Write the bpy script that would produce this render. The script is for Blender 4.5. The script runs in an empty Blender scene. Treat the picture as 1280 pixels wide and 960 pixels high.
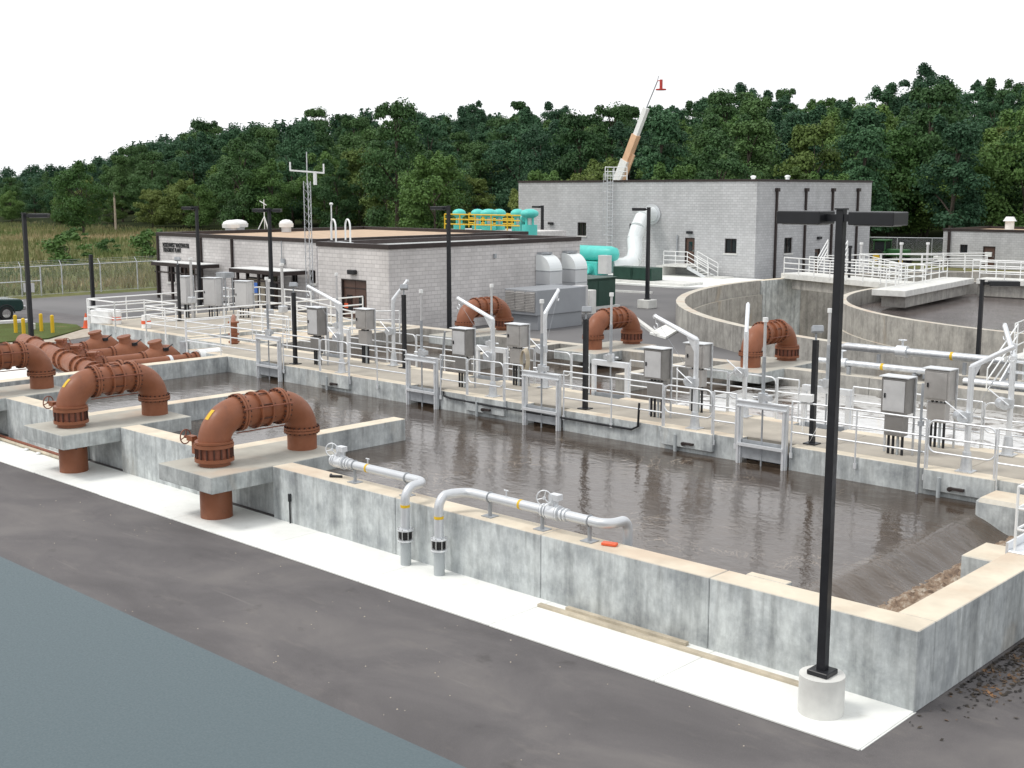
import bpy, bmesh, math, random
import numpy as np
from mathutils import Vector, Matrix
random.seed(7); rng = np.random.default_rng(11)
S = bpy.context.scene
COL = S.collection
R = math.radians
# ------------------------------------------------------------------ camera
F, YAW, PIT, H = 1525.0, R(-43.135), R(9.02), 6.9
fw = Vector((math.sin(YAW)*math.cos(PIT), math.cos(YAW)*math.cos(PIT), -math.sin(PIT)))
rt = Vector((math.cos(YAW), -math.sin(YAW), 0)); up = rt.cross(fw)
cam = bpy.data.objects.new('camera', bpy.data.cameras.new('camera')); COL.objects.link(cam)
cam.data.sensor_width = 36; cam.data.lens = 36*F/1280; cam.data.clip_start = .05; cam.data.clip_end = 4000
cam.matrix_world = Matrix(((rt.x, up.x, -fw.x, 0), (rt.y, up.y, -fw.y, 0), (rt.z, up.z, -fw.z, H), (0, 0, 0, 1)))
S.camera = cam
S.render.resolution_x, S.render.resolution_y = 1024, 768
S.view_settings.view_transform = 'Standard'; S.view_settings.look = 'None'
S.view_settings.exposure = 0.2; S.view_settings.gamma = 1
# ------------------------------------------------------------------ sky and sun (bright overcast)
SUN_AZ, SUN_EL = R(215), R(58)          # azimuth from +Y clockwise
W = bpy.data.worlds.new('World'); S.world = W; W.use_nodes = True
nt = W.node_tree; nt.nodes.clear()
o_ = nt.nodes.new('ShaderNodeOutputWorld'); bg = nt.nodes.new('ShaderNodeBackground'); bg.inputs[1].default_value = .1
sk = nt.nodes.new('ShaderNodeTexSky'); sk.sky_type = 'NISHITA'; sk.sun_disc = False
sk.sun_elevation = SUN_EL; sk.sun_rotation = SUN_AZ; sk.dust_density = 2.5
tc = nt.nodes.new('ShaderNodeTexCoord'); mp = nt.nodes.new('ShaderNodeMapping'); mp.inputs['Scale'].default_value = (1, 1, 3.2)
ns = nt.nodes.new('ShaderNodeTexNoise'); ns.inputs['Scale'].default_value = 1.9; ns.inputs['Detail'].default_value = 6
rp = nt.nodes.new('ShaderNodeValToRGB'); rp.color_ramp.elements[0].position = .36; rp.color_ramp.elements[1].position = .5
rp.color_ramp.elements[0].color = (.62, .62, .62, 1)
mx = nt.nodes.new('ShaderNodeMix'); mx.data_type = 'RGBA'; mx.inputs['B'].default_value = (10.2, 10.3, 10.5, 1)
L = nt.links.new
L(tc.outputs['Generated'], mp.inputs[0]); L(mp.outputs[0], ns.inputs['Vector']); L(ns.outputs['Fac'], rp.inputs[0])
L(rp.outputs[0], mx.inputs['Factor']); L(sk.outputs[0], mx.inputs['A']); L(mx.outputs['Result'], bg.inputs[0]); L(bg.outputs[0], o_.inputs[0])
sun = bpy.data.objects.new('sun', bpy.data.lights.new('sun', 'SUN')); COL.objects.link(sun)
sun.data.energy = 1.4; sun.data.angle = R(14); sun.data.color = (1, .96, .9)
sd = Vector((math.sin(SUN_AZ)*math.cos(SUN_EL), math.cos(SUN_AZ)*math.cos(SUN_EL), math.sin(SUN_EL)))
sun.rotation_euler = sd.to_track_quat('Z', 'Y').to_euler()
# ------------------------------------------------------------------ pixel -> place helpers (photo is 1280 x 960)
def ray(px, py): return fw*F + rt*(px-640) - up*(py-480)
def Pz(px, py, z=0.0):
    d = ray(px, py); t = (z-H)/d.z; return Vector((d.x*t, d.y*t, z))
def Py(px, py, y):
    d = ray(px, py); t = y/d.y; return Vector((d.x*t, y, H+d.z*t))
def Px(px, py, x):
    d = ray(px, py); t = x/d.x; return Vector((x, d.y*t, H+d.z*t))
# ------------------------------------------------------------------ materials
M = {}
class NT:
    def __init__(s, name):
        s.m = bpy.data.materials.new(name); s.m.use_nodes = True; s.t = s.m.node_tree
        s.b = s.t.nodes['Principled BSDF']; s.out = s.t.nodes['Material Output']
        s.tc = s.t.nodes.new('ShaderNodeTexCoord'); M[name] = s.m
    def n(s, ty, **k):
        x = s.t.nodes.new('ShaderNode'+ty)
        for a, v in k.items(): setattr(x, a, v)
        return x
    def lk(s, a, b): s.t.links.new(a, b)
    def coord(s, scale=(1, 1, 1), kind='Object'):
        m = s.n('Mapping'); m.inputs['Scale'].default_value = scale; s.lk(s.tc.outputs[kind], m.inputs[0]); return m.outputs[0]
    def noise(s, scale, detail=5, vec=None, rough=.55, dist=0):
        x = s.n('TexNoise'); x.inputs['Scale'].default_value = scale; x.inputs['Detail'].default_value = detail
        x.inputs['Roughness'].default_value = rough; x.inputs['Distortion'].default_value = dist
        s.lk(vec if vec else s.tc.outputs['Object'], x.inputs['Vector']); return x.outputs['Fac']
    def ramp(s, fac, *st):
        x = s.n('ValToRGB'); e = x.color_ramp.elements
        while len(e) < len(st): e.new(.5)
        for i, (p, c) in enumerate(st):
            e[i].position = p; e[i].color = (c, c, c, 1) if not isinstance(c, tuple) else (*c, 1)
        s.lk(fac, x.inputs[0]); return x.outputs[0]
    def mix(s, fac, a, b, mode='MIX'):
        x = s.n('Mix', data_type='RGBA', blend_type=mode)
        for v, k in ((fac, 'Factor'), (a, 'A'), (b, 'B')):
            if hasattr(v, 'is_linked'): s.lk(v, x.inputs[k])
            else: x.inputs[k].default_value = v if k == 'Factor' else (*v, 1)
        return x.outputs['Result']
    def math(s, op, a, b=None):
        x = s.n('Math', operation=op)
        for i, v in enumerate((a, b)):
            if v is None: continue
            if hasattr(v, 'is_linked'): s.lk(v, x.inputs[i])
            else: x.inputs[i].default_value = v
        return x.outputs[0]
    def bump(s, h, st, dist=.02):
        x = s.n('Bump'); x.inputs['Strength'].default_value = st; x.inputs['Distance'].default_value = dist
        s.lk(h, x.inputs['Height']); s.lk(x.outputs[0], s.b.inputs['Normal'])
    def col(s, c): s.lk(c, s.b.inputs['Base Color']) if hasattr(c, 'is_linked') else setattr(s.b.inputs['Base Color'], 'default_value', (*c, 1))
    def set(s, rough=None, metal=None, spec=None):
        for k, v in (('Roughness', rough), ('Metallic', metal), ('Specular IOR Level', spec)):
            if v is None: continue
            if hasattr(v, 'is_linked'): s.lk(v, s.b.inputs[k])
            else: s.b.inputs[k].default_value = v
def simple(name, c, rough=.55, metal=0, var=.18, scale=6, bump=0, spec=.4):
    s = NT(name); f = s.noise(scale, 6)
    a = tuple(x*(1-var) for x in c); b = tuple(min(1, x*(1+var)) for x in c)
    s.col(s.ramp(f, (.3, a), (.7, b))); s.set(s.ramp(s.noise(scale*2.3, 3), (.3, max(.03, rough-.1)), (.7, min(1, rough+.1))), metal, spec)
    if bump: s.bump(s.noise(scale*6, 4), bump)
def concrete(name, light, dark, tan, streak=.6, topk=1.0):
    s = NT(name)
    mott = s.ramp(s.noise(1.5, 12, s.coord((1, 1, .9)), .72, .15), (.36, 0.), (.60, 1.))
    col = s.mix(mott, dark, light)
    st = s.ramp(s.noise(1.0, 5, s.coord((2.6, 2.6, .16)), .6), (.34, 1-streak), (.52, 1.))
    col = s.mix(1.0, col, st, 'MULTIPLY')
    fine = s.ramp(s.noise(14, 6, s.coord((1, 1, .35))), (.3, .84), (.65, 1.04)); col = s.mix(1.0, col, fine, 'MULTIPLY')
    rust = s.ramp(s.noise(.45, 6, s.coord((1, 1, .5)), .6, .5), (.62, 0.), (.76, .55)); col = s.mix(rust, col, (.42, .33, .22))
    so = s.n('SeparateXYZ'); s.lk(s.tc.outputs['Object'], so.inputs[0])   # run-off drips from the wall head
    drip = s.math('MULTIPLY', s.ramp(s.noise(1.0, 6, s.coord((2.6, 2.6, .20)), .7), (.56, 0.), (.68, .55)), s.ramp(so.outputs[2], (.35, 0.), (1.1, 1.)))
    col = s.mix(drip, col, (.17, .175, .17))
    g = s.n('NewGeometry'); sx = s.n('SeparateXYZ'); s.lk(g.outputs['Normal'], sx.inputs[0])
    t = s.ramp(s.noise(1.7, 8), (.3, tuple(x*.8 for x in tan)), (.65, tan))
    t = s.mix(s.ramp(s.noise(.6, 5), (.52, 0.), (.66, .45)), t, (.5, .36, .26))
    col = s.mix(s.math('MULTIPLY', s.ramp(sx.outputs[2], (.55, 0.), (.8, 1.)), topk), col, t)
    s.col(col); s.set(.82, 0, .25); s.bump(s.noise(22, 7), .25, .01)
concrete('concrete', (.63, .665, .66), (.36, .385, .395), (.74, .66, .53), .38)
concrete('concrete_old', (.45, .435, .40), (.29, .28, .26), (.60, .56, .48), .28)
concrete('concrete_ledge', (.55, .58, .57), (.33, .35, .35), (.47, .455, .40), .35)
s = NT('pavement'); c = s.ramp(s.noise(1.3, 8), (.3, (.76, .77, .74)), (.65, (.86, .87, .84)))
s.col(s.mix(s.ramp(s.noise(7, 6), (.6, 0.), (.75, .25)), c, (.5, .47, .4))); s.set(.85, 0, .2); s.bump(s.noise(60, 4), .15, .004)
s = NT('asphalt'); a = s.noise(.35, 7, s.coord((1, 1.6, 1)), .6, .6)
c = s.ramp(a, (.32, (.088, .082, .084)), (.5, (.118, .110, .111)), (.68, (.155, .144, .140)))
c = s.mix(s.ramp(s.noise(85, 2), (.58, 0.), (.72, .4)), c, (.30, .28, .25))
c = s.mix(s.ramp(s.noise(1.6, 9, s.coord((.5, 1.6, 1)), .7), (.56, 0.), (.76, .4)), c, (.22, .20, .18))
c = s.mix(s.ramp(s.noise(.9, 3, s.coord((.22, 5, 1)), .5), (.70, 0.), (.74, .22)), c, (.30, .28, .26))
c = s.mix(s.ramp(s.noise(1.1, 6), (.64, 0.), (.72, .45)), c, (.05, .046, .044))
s.col(c); s.set(.78, 0, .35); s.bump(s.noise(140, 3), .35, .006)
s = NT('asphalt_far'); c = s.ramp(s.noise(.12, 6), (.35, (.11, .108, .11)), (.65, (.17, .165, .165))); s.col(c); s.set(.85)
s = NT('mown_grass'); c = s.ramp(s.noise(.7, 8), (.33, (.085, .095, .030)), (.6, (.10, .135, .042)), (.75, (.17, .15, .07)))
s.col(s.mix(1.0, c, s.ramp(s.noise(18, 5), (.3, .7), (.7, 1.15)), 'MULTIPLY')); s.set(.9, 0, .1); s.bump(s.noise(40, 4), .6, .03)
s = NT('meadow'); c = s.ramp(s.noise(.03, 8, s.coord((1, .6, 1)), .6), (.36, (.085, .13, .045)), (.5, (.17, .17, .075)), (.64, (.28, .225, .12)))
s.col(s.mix(1.0, c, s.ramp(s.noise(1.2, 6), (.3, .65), (.7, 1.15)), 'MULTIPLY')); s.set(.95, 0, .05)
s = NT('forest_floor'); s.col(s.ramp(s.noise(.2, 6), (.3, (.018, .026, .012)), (.7, (.04, .05, .02)))); s.set(.95, 0, .05)
s = NT('gravel_path'); s.col(s.ramp(s.noise(3, 8), (.3, (.36, .31, .25)), (.7, (.5, .45, .38)))); s.set(.9, 0, .1)
s = NT('steel_galv'); s.col(s.ramp(s.noise(7, 7), (.3, (.50, .52, .54)), (.7, (.72, .74, .76)))); s.set(s.ramp(s.noise(5, 4), (.3, .3), (.7, .5)), .65, .5)
simple('aluminium', (.76, .78, .80), .38, .45, .08, 4)
simple('steel_box', (.47, .455, .44), .4, .55, .12, 3)
simple('steel_dull', (.36, .38, .40), .55, .35, .2, 4)
simple('cabinet_grey', (.55, .55, .55), .5, .1, .07, 2)
simple('white_paint', (.82, .83, .82), .45, 0, .06, 5)
s = NT('duct_silver'); s.col(s.ramp(s.noise(.8, 3), (.3, (.60, .62, .64)), (.7, (.68, .70, .72)))); s.set(.38, .45, .5)
s = NT('duct_white'); s.col(s.ramp(s.noise(.8, 3), (.3, (.76, .80, .80)), (.7, (.82, .85, .85)))); s.set(.32, .2, .5)
simple('hvac_grey', (.30, .315, .335), .5, .1, .05, 1)
s = NT('pipe_brown'); c = s.ramp(s.noise(2.2, 8, rough=.6), (.3, (.215, .076, .036)), (.55, (.262, .096, .047)), (.75, (.31, .130, .070)))
c = s.mix(s.ramp(s.noise(9, 6, s.coord((1, 1, .3))), (.60, 0.), (.75, .35)), c, (.13, .06, .042)); s.col(c)
s.set(s.ramp(s.noise(6, 4), (.3, .42), (.7, .62)), 0, .4); s.bump(s.noise(30, 5), .1, .005)
simple('bolt_dark', (.075, .03, .02), .6, .1, .3, 9)
simple('brown_rod', (.24, .085, .05), .55, 0, .2, 9)
simple('black_paint', (.016, .017, .02), .38, 0, .2, 3)
simple('bronze_trim', (.045, .034, .032), .45, .2, .2, 3)
simple('door_brown', (.105, .062, .048), .4, 0, .1, 2)
simple('dark_green', (.022, .062, .045), .45, 0, .15, 2)
simple('tractor_green', (.03, .11, .035), .4, 0, .1, 2)
simple('teal', (.10, .58, .52), .4, 0, .08, 2)
simple('yellow', (.72, .46, .02), .45, 0, .08, 3)
simple('orange', (.75, .13, .05), .5, 0, .1, 3)
simple('crane_paint', (.72, .47, .30), .45, 0, .1, 1)
simple('red_paint', (.45, .05, .04), .45, 0, .1, 3)
simple('blue_sign', (.06, .16, .50), .45, 0, .05, 3)
simple('pvc_grey', (.40, .43, .44), .5, 0, .08, 4)
simple('rubber', (.014, .014, .014), .6, 0, .2, 5)
simple('lumber', (.50, .44, .34), .8, 0, .25, 3, .2)
simple('roof_gravel', (.50, .37, .26), .9, 0, .15, 1.5)
simple('roof_white', (.74, .75, .74), .7, 0, .06, 1)
simple('ledge_paint', (.085, .118, .130), .55, 0, .05, 90, .05)
simple('truck_green', (.012, .04, .035), .18, .2, .1, 2, 0, .6)
simple('chrome', (.6, .6, .6), .15, 1, .05, 4)
simple('deck_tan', (.40, .365, .31), .85, 0, .16, 1.2, .1)
simple('cabinet_dark', (.27, .26, .25), .42, .5, .12, 3)
s = NT('litter'); s.col(s.ramp(s.noise(2.5, 4), (.4, (.025, .022, .02)), (.55, (.06, .045, .03)), (.68, (.28, .15, .07)))); s.set(.8)
simple('pale_concrete', (.66, .66, .63), .85, 0, .12, 3, .1)
simple('wood_pole', (.42, .35, .27), .8, 0, .2, 3)
s = NT('glass_dark'); s.col((.012, .016, .018)); s.set(.06, 0, .6)
s = NT('screen'); s.col(s.ramp(s.noise(3, 3), (.3, (.5, .5, .5)), (.7, (.62, .62, .62)))); s.set(.35, .2)
def blocks(name, base, mort, w=.4, h=.2):
    s = NT(name); sp = s.n('SeparateXYZ'); s.lk(s.tc.outputs['Object'], sp.inputs[0])
    cb = s.n('CombineXYZ'); s.lk(s.math('ADD', sp.outputs[0], sp.outputs[1]), cb.inputs[0]); s.lk(sp.outputs[2], cb.inputs[1])
    br = s.n('TexBrick'); br.inputs['Scale'].default_value = 1; br.inputs['Brick Width'].default_value = w; br.inputs['Row Height'].default_value = h
    br.inputs['Mortar Size'].default_value = .014; br.inputs['Mortar Smooth'].default_value = .3; br.inputs['Bias'].default_value = 0
    br.inputs['Color1'].default_value = (*[x*.93 for x in base], 1); br.inputs['Color2'].default_value = (*[x*1.07 for x in base], 1)
    br.inputs['Mortar'].default_value = (*mort, 1); s.lk(cb.outputs[0], br.inputs['Vector'])
    c = s.mix(1.0, br.outputs['Color'], s.ramp(s.noise(.35, 6), (.3, .86), (.7, 1.06)), 'MULTIPLY')
    c = s.mix(1.0, c, s.ramp(s.noise(1.0, 4, s.coord((1.4, 1.4, .12))), (.3, .9), (.6, 1.0)), 'MULTIPLY')
    s.col(c); s.set(.88, 0, .2)
    b = s.math('SUBTRACT', s.math('MULTIPLY', s.noise(20, 5), .35), br.outputs['Fac']); s.bump(b, .55, .02)
blocks('block_near', (.67, .645, .63), (.52, .50, .49))
blocks('block_tall', (.53, .535, .54), (.40, .40, .41))
def water(name, deep, paler, wave, foam=0.0, foamc=(.6, .58, .54)):
    s = NT(name); c = s.ramp(s.noise(.5, 5), (.3, deep), (.7, paler))  # noise mixes the deep and the paler water colour at random
    swirl = s.ramp(s.noise(.55, 7, s.coord((1, 1.3, 1)), .6, 2.6), (.488, 0.), (.5, .6), (.512, 0.))
    patch = s.ramp(s.noise(.22, 3), (.5, 0.), (.6, 1.))
    c = s.mix(s.math('MULTIPLY', swirl, patch), c, (.44, .36, .28))
    if foam: c = s.mix(s.ramp(s.noise(.9, 9, rough=.7, dist=.6), (.62-foam*.3, 0.), (.70-foam*.3, .95)), c, foamc)
    s.col(c); s.set(.09, 0, .55)
    n1 = s.noise(2.0, 4, s.coord((1, 1.7, 1))); n2 = s.noise(7, 3); s.bump(s.math('ADD', n1, s.math('MULTIPLY', n2, .25)), wave, .06)
water('water_brown', (.052, .037, .027), (.078, .058, .043), .22)
water('water_weir', (.07, .052, .038), (.10, .075, .055), .5)
water('water_foam', (.085, .068, .055), (.12, .10, .085), .3, .75, (.66, .66, .65))
water('water_clarifier', (.085, .068, .066), (.16, .135, .13), .8)
s = NT('froth'); s.col(s.ramp(s.noise(5, 8, rough=.7), (.35, (.11, .07, .045)), (.5, (.26, .18, .12)), (.66, (.5, .44, .36)))); s.set(.6); s.bump(s.noise(14, 6), .8, .04)
def leaf(name, a, b, tint):
    s = NT(name); oi = s.n('ObjectInfo'); f = s.noise(.28, 4)
    c = s.ramp(f, (.32, a), (.68, b)); c2 = s.mix(s.ramp(oi.outputs['Random'], (.0, 0.), (1., .75)), c, tint)
    v = s.ramp(oi.outputs['Random'], (.0, .7), (.5, 1.), (1., 1.25)); s.col(s.mix(1.0, c2, v, 'MULTIPLY')); s.set(.6, 0, .22)
    tr = s.n('BsdfTranslucent'); s.lk(c2, tr.inputs[0]); ms = s.n('MixShader'); ms.inputs[0].default_value = .22
    s.lk(s.b.outputs[0], ms.inputs[1]); s.lk(tr.outputs[0], ms.inputs[2]); s.lk(ms.outputs[0], s.out.inputs[0])
leaf('leaf_dark', (.044, .108, .040), (.074, .165, .058), (.088, .152, .047))
leaf('leaf_mid', (.062, .145, .042), (.102, .215, .058), (.135, .205, .054))
leaf('leaf_light', (.085, .155, .038), (.135, .215, .055), (.165, .190, .052))
leaf('leaf_blue', (.040, .106, .058), (.064, .148, .074), (.062, .135, .058))
simple('bark', (.085, .07, .055), .9, 0, .3, 2)
s = NT('grass_blade'); s.col(s.ramp(s.noise(.05, 8, rough=.65), (.36, (.11, .17, .055)), (.5, (.20, .205, .09)), (.64, (.36, .295, .17)))); s.set(.9, 0, .1)
# ------------------------------------------------------------------ mesh helpers
class MB:
    def __init__(s): s.v = []; s.f = []; s.s = []
    def add(s, vs, fs, sm=False):
        b = len(s.v); s.v += [tuple(v) for v in vs]; s.f += [tuple(i+b for i in f) for f in fs]; s.s += [sm]*len(fs); return s
    def box(s, x0, x1, y0, y1, z0, z1):
        return s.add([(x, y, z) for x in (x0, x1) for y in (y0, y1) for z in (z0, z1)],
                     [(0, 1, 3, 2), (4, 6, 7, 5), (0, 4, 5, 1), (2, 3, 7, 6), (0, 2, 6, 4), (1, 5, 7, 3)])
    def cbox(s, c, sz, rz=0, rx=0, ry=0):
        m = Matrix.Rotation(rz, 3, 'Z') @ Matrix.Rotation(ry, 3, 'Y') @ Matrix.Rotation(rx, 3, 'X'); c = Vector(c)
        vs = [c + m @ Vector((a*sz[0]/2, b*sz[1]/2, d*sz[2]/2)) for a in (-1, 1) for b in (-1, 1) for d in (-1, 1)]
        return s.add(vs, [(0, 1, 3, 2), (4, 6, 7, 5), (0, 4, 5, 1), (2, 3, 7, 6), (0, 2, 6, 4), (1, 5, 7, 3)])
    def bar(s, p, q, w, h=None):
        p = Vector(p); q = Vector(q); h = h or w; d = (q-p).normalized()
        a = d.cross(Vector((0, 0, 1)));  a = Vector((1, 0, 0)) if a.length < 1e-4 else a.normalized(); b = a.cross(d)
        vs = [e + a*i*w/2 + b*j*h/2 for e in (p, q) for i, j in ((-1, -1), (1, -1), (1, 1), (-1, 1))]
        return s.add(vs, [(0, 1, 2, 3), (7, 6, 5, 4), (0, 4, 5, 1), (1, 5, 6, 2), (2, 6, 7, 3), (3, 7, 4, 0)])
    def tube(s, pts, r, n=10, r2=None, caps=True, closed=False):
        P = [Vector(p) for p in pts]; k = len(P); rs = r if isinstance(r, (list, tuple)) else [r + ((r2-r)*i/(k-1) if r2 is not None else 0) for i in range(k)]
        T = []
        for i in range(k):
            if closed: d = (P[(i+1) % k]-P[i-1])
            else: d = (P[min(i+1, k-1)]-P[max(i-1, 0)])
            T.append(d.normalized())
        a = T[0].cross(Vector((0, 0, 1)));  a = Vector((1, 0, 0)) if a.length < 1e-3 else a.normalized()
        vs = []
        for i in range(k):
            a = (a - T[i]*a.dot(T[i])).normalized(); b = T[i].cross(a)
            for j in range(n):
                t = 2*math.pi*j/n; vs.append(P[i] + (a*math.cos(t)+b*math.sin(t))*rs[i])
        fs = [(i*n+j, i*n+(j+1) % n, ((i+1) % k)*n+(j+1) % n, ((i+1) % k)*n+j) for i in range(k if closed else k-1) for j in range(n)]
        s.add(vs, fs, True)
        if caps and not closed:
            s.add([vs[j] for j in range(n)], [tuple(range(n-1, -1, -1))]); s.add([vs[(k-1)*n+j] for j in range(n)], [tuple(range(n))])
        return s
    def cyl(s, p, q, r, n=12, r2=None): return s.tube([p, q], r, n, r2)
    def disc(s, c, axis, r, t, n=16):
        c = Vector(c); a = Vector(axis).normalized(); return s.cyl(c-a*t/2, c+a*t/2, r, n)
    def torus(s, c, axis, Rr, r, n=16, m=6):
        c = Vector(c); ax = Vector(axis).normalized(); a = ax.cross(Vector((0, 0, 1)));  a = Vector((1, 0, 0)) if a.length < 1e-3 else a.normalized(); b = ax.cross(a)
        return s.tube([c+(a*math.cos(2*math.pi*i/n)+b*math.sin(2*math.pi*i/n))*Rr for i in range(n)], r, m, closed=True)
    def ball(s, c, rr, nu=12, nv=8):
        c = Vector(c); rr = (rr, rr, rr) if not isinstance(rr, tuple) else rr
        vs = [c+Vector((0, 0, rr[2]))]
        for i in range(1, nv):
            for j in range(nu):
                t = math.pi*i/nv; p = 2*math.pi*j/nu; vs.append(c+Vector((rr[0]*math.sin(t)*math.cos(p), rr[1]*math.sin(t)*math.sin(p), rr[2]*math.cos(t))))
        vs.append(c-Vector((0, 0, rr[2]))); fs = [(0, 1+j, 1+(j+1) % nu) for j in range(nu)]
        fs += [(1+i*nu+j, 1+(i+1)*nu+j, 1+(i+1)*nu+(j+1) % nu, 1+i*nu+(j+1) % nu) for i in range(nv-2) for j in range(nu)]
        e = len(vs)-1; fs += [(e, 1+(nv-2)*nu+(j+1) % nu, 1+(nv-2)*nu+j) for j in range(nu)]
        return s.add(vs, fs, True)
    def prism(s, poly, z0, z1):
        n = len(poly); vs = [(x, y, z0) for x, y in poly]+[(x, y, z1) for x, y in poly]
        return s.add(vs, [tuple(range(n-1, -1, -1)), tuple(range(n, 2*n))]+[(i, (i+1) % n, n+(i+1) % n, n+i) for i in range(n)])
    def mesh(s, name, mat, bev=0):
        me = bpy.data.meshes.new(name); me.from_pydata(s.v, [], s.f); me.polygons.foreach_set('use_smooth', s.s); me.materials.append(M[mat])
        if bev:
            bm = bmesh.new(); bm.from_mesh(me); bmesh.ops.remove_doubles(bm, verts=bm.verts, dist=1e-5)
            bmesh.ops.bevel(bm, geom=[e for e in bm.edges if e.is_manifold and e.calc_face_angle(0) > .7], offset=bev, segments=1, affect='EDGES', clamp_overlap=True)
            bm.to_mesh(me); bm.free()
        me.update(); return me
    def build(s, name, mat, parent=None, bev=0):
        w = WL.get(parent, Vector((0, 0, 0)))
        if w.length: s.v = [(a-w.x, b-w.y, c-w.z) for a, b, c in s.v]
        o = bpy.data.objects.new(name, s.mesh(name, mat, bev)); COL.objects.link(o)
        if parent: o.parent = parent; WL[o] = w
        return o
WL = {}
def thing(name, label, cat, loc=(0, 0, 0), group=None):
    o = bpy.data.objects.new(name, None); COL.objects.link(o); o.empty_display_size = .2
    o.location = loc; WL[o] = Vector(loc); return tag(o, label, cat, group)
def tag(o, label, cat, group=None):
    o['label'] = label; o['category'] = cat
    if group: o['group'] = group
    return o
def struct(o, label=None):
    o['kind'] = 'structure'
    if label: o['label'] = label
    return o
def share(o, loc, parent, name=None, rz=0):
    c = o.copy(); COL.objects.link(c); c.parent = parent; c.location = loc; c.rotation_euler = (0, 0, rz); return c
def dup(root, loc, rz, label=None, group=None, skip=()):
    r = root.copy(); COL.objects.link(r); r.location = loc; r.rotation_euler = (0, 0, rz)
    if label: r['label'] = label
    if group: r['group'] = group
    for ch in list(root.children):
        if ch.name.split('.')[0] in skip: continue
        c = ch.copy(); COL.objects.link(c); c.parent = r
        for g in list(ch.children): d = g.copy(); COL.objects.link(d); d.parent = c
    return r
def npmesh(name, V, Q, mat):
    me = bpy.data.meshes.new(name); nv, nq = len(V), len(Q)
    me.vertices.add(nv); me.vertices.foreach_set('co', V.astype(np.float32).ravel())
    me.loops.add(nq*4); me.loops.foreach_set('vertex_index', Q.astype(np.int32).ravel())
    me.polygons.add(nq); me.polygons.foreach_set('loop_start', np.arange(0, nq*4, 4, dtype=np.int32))
    me.materials.append(M[mat]); me.update(calc_edges=True); return me
def npobj(name, V, Q, mat):
    o = bpy.data.objects.new(name, npmesh(name, V, Q, mat)); COL.objects.link(o); return o
def smooth(a, b, x):
    t = min(1, max(0, (x-a)/(b-a))); return t*t*(3-2*t)
# ------------------------------------------------------------------ ground
CX, CY, RO, RI = -15.3, 68.6, 27.35, 18.8          # round tank: centre, outer and inner radius
def polar_sheet(name, mat, z, outer, n=128, rin=RO-.2):
    """sheet with a round hole at the round tank, out to a convex outline"""
    vs, fs = [], []
    for i in range(n):
        t = 2*math.pi*i/n; d = (math.cos(t), math.sin(t)); best = 1e9
        for k in range(len(outer)):
            (x1, y1), (x2, y2) = outer[k], outer[(k+1) % len(outer)]
            ex, ey = x2-x1, y2-y1; den = d[0]*ey-d[1]*ex
            if abs(den) < 1e-9: continue
            s_ = ((x1-CX)*ey-(y1-CY)*ex)/den; u_ = ((x1-CX)*d[1]-(y1-CY)*d[0])/den
            if s_ > 0 and -1e-6 <= u_ <= 1+1e-6: best = min(best, s_)
        vs += [(CX+d[0]*rin, CY+d[1]*rin, z), (CX+d[0]*best, CY+d[1]*best, z)]
    fs = [(2*i, 2*i+1, 2*((i+1) % n)+1, 2*((i+1) % n)) for i in range(n)]
    return struct(MB().add(vs, fs).build(name, mat))
polar_sheet('ground', 'meadow', -.012, [(-2500, -2500), (2500, -2500), (2500, 2500), (-2500, 2500)])
polar_sheet('asphalt_yard', 'asphalt_far', -.006, [(-76.5, 20), (-76.5, 104), (30, 104), (30, 20)])
struct(MB().add([(-76.5, -30, 0), (12, -30, 0), (12, 33, 0), (-76.5, 33, 0)], [(0, 1, 2, 3)]).build('asphalt_road', 'asphalt'))
# mown island, path, kerb
isl = [Pz(*q).xy for q in ((-60, 436), (0, 429), (60, 424), (104, 412), (96, 407), (70, 404.5), (30, 405), (-60, 409))]
struct(MB().prism([tuple(p) for p in isl], 0, .06).build('grass_island', 'mown_grass'))
pth = [Pz(*q).xy for q in ((-60, 446), (0, 437), (70, 428), (125, 419), (125, 409.5), (106, 411.5), (62, 425), (0, 430), (-60, 437))]
struct(MB().prism([tuple(p) for p in pth], 0, .03).build('gravel_path', 'gravel_path'))
kp = [Pz(*q).xy for q in ((-60, 408), (0, 403.6), (38, 401.2), (38, 402.4), (0, 404.9), (-60, 409.4))]
struct(MB().prism([tuple(p) for p in kp], 0, .13).build('kerb', 'pale_concrete'))
# pavement of cast slabs along the front wall
pav = struct(MB().box(-48, -6.6, 13.42, 14.95, -.02, .012).build('pavement', 'pavement'))
x = -6.62; k = 0
while x > -47:
    w = 3.05 + .35*random.random()
    MB().box(x-w+.012, x, 13.38+.02*random.random(), 14.93, 0, .03).build('paving_slab', 'pavement', pav, .006); x -= w
# back concrete aprons
struct(MB().prism([(-64, 71.5), (-64, 82), (-47, 82), (-45.5, 78), (-45.5, 74.5), (-51, 71.5)], 0, .12).build('apron_slab', 'pavement'))
struct(MB().prism([tuple(Pz(*q).xy) for q in ((812, 418), (832, 408), (850, 413), (832, 424))], 0, .10).build('concrete_pad', 'pavement'))
kb = MB()
for a, b in (((790, 395), (822, 419)), ((735, 362), (815, 366))):
    kb.bar(Pz(*a, .07), Pz(*b, .07), .22, .14)
struct(kb.build('kerb', 'pale_concrete'))
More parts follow.
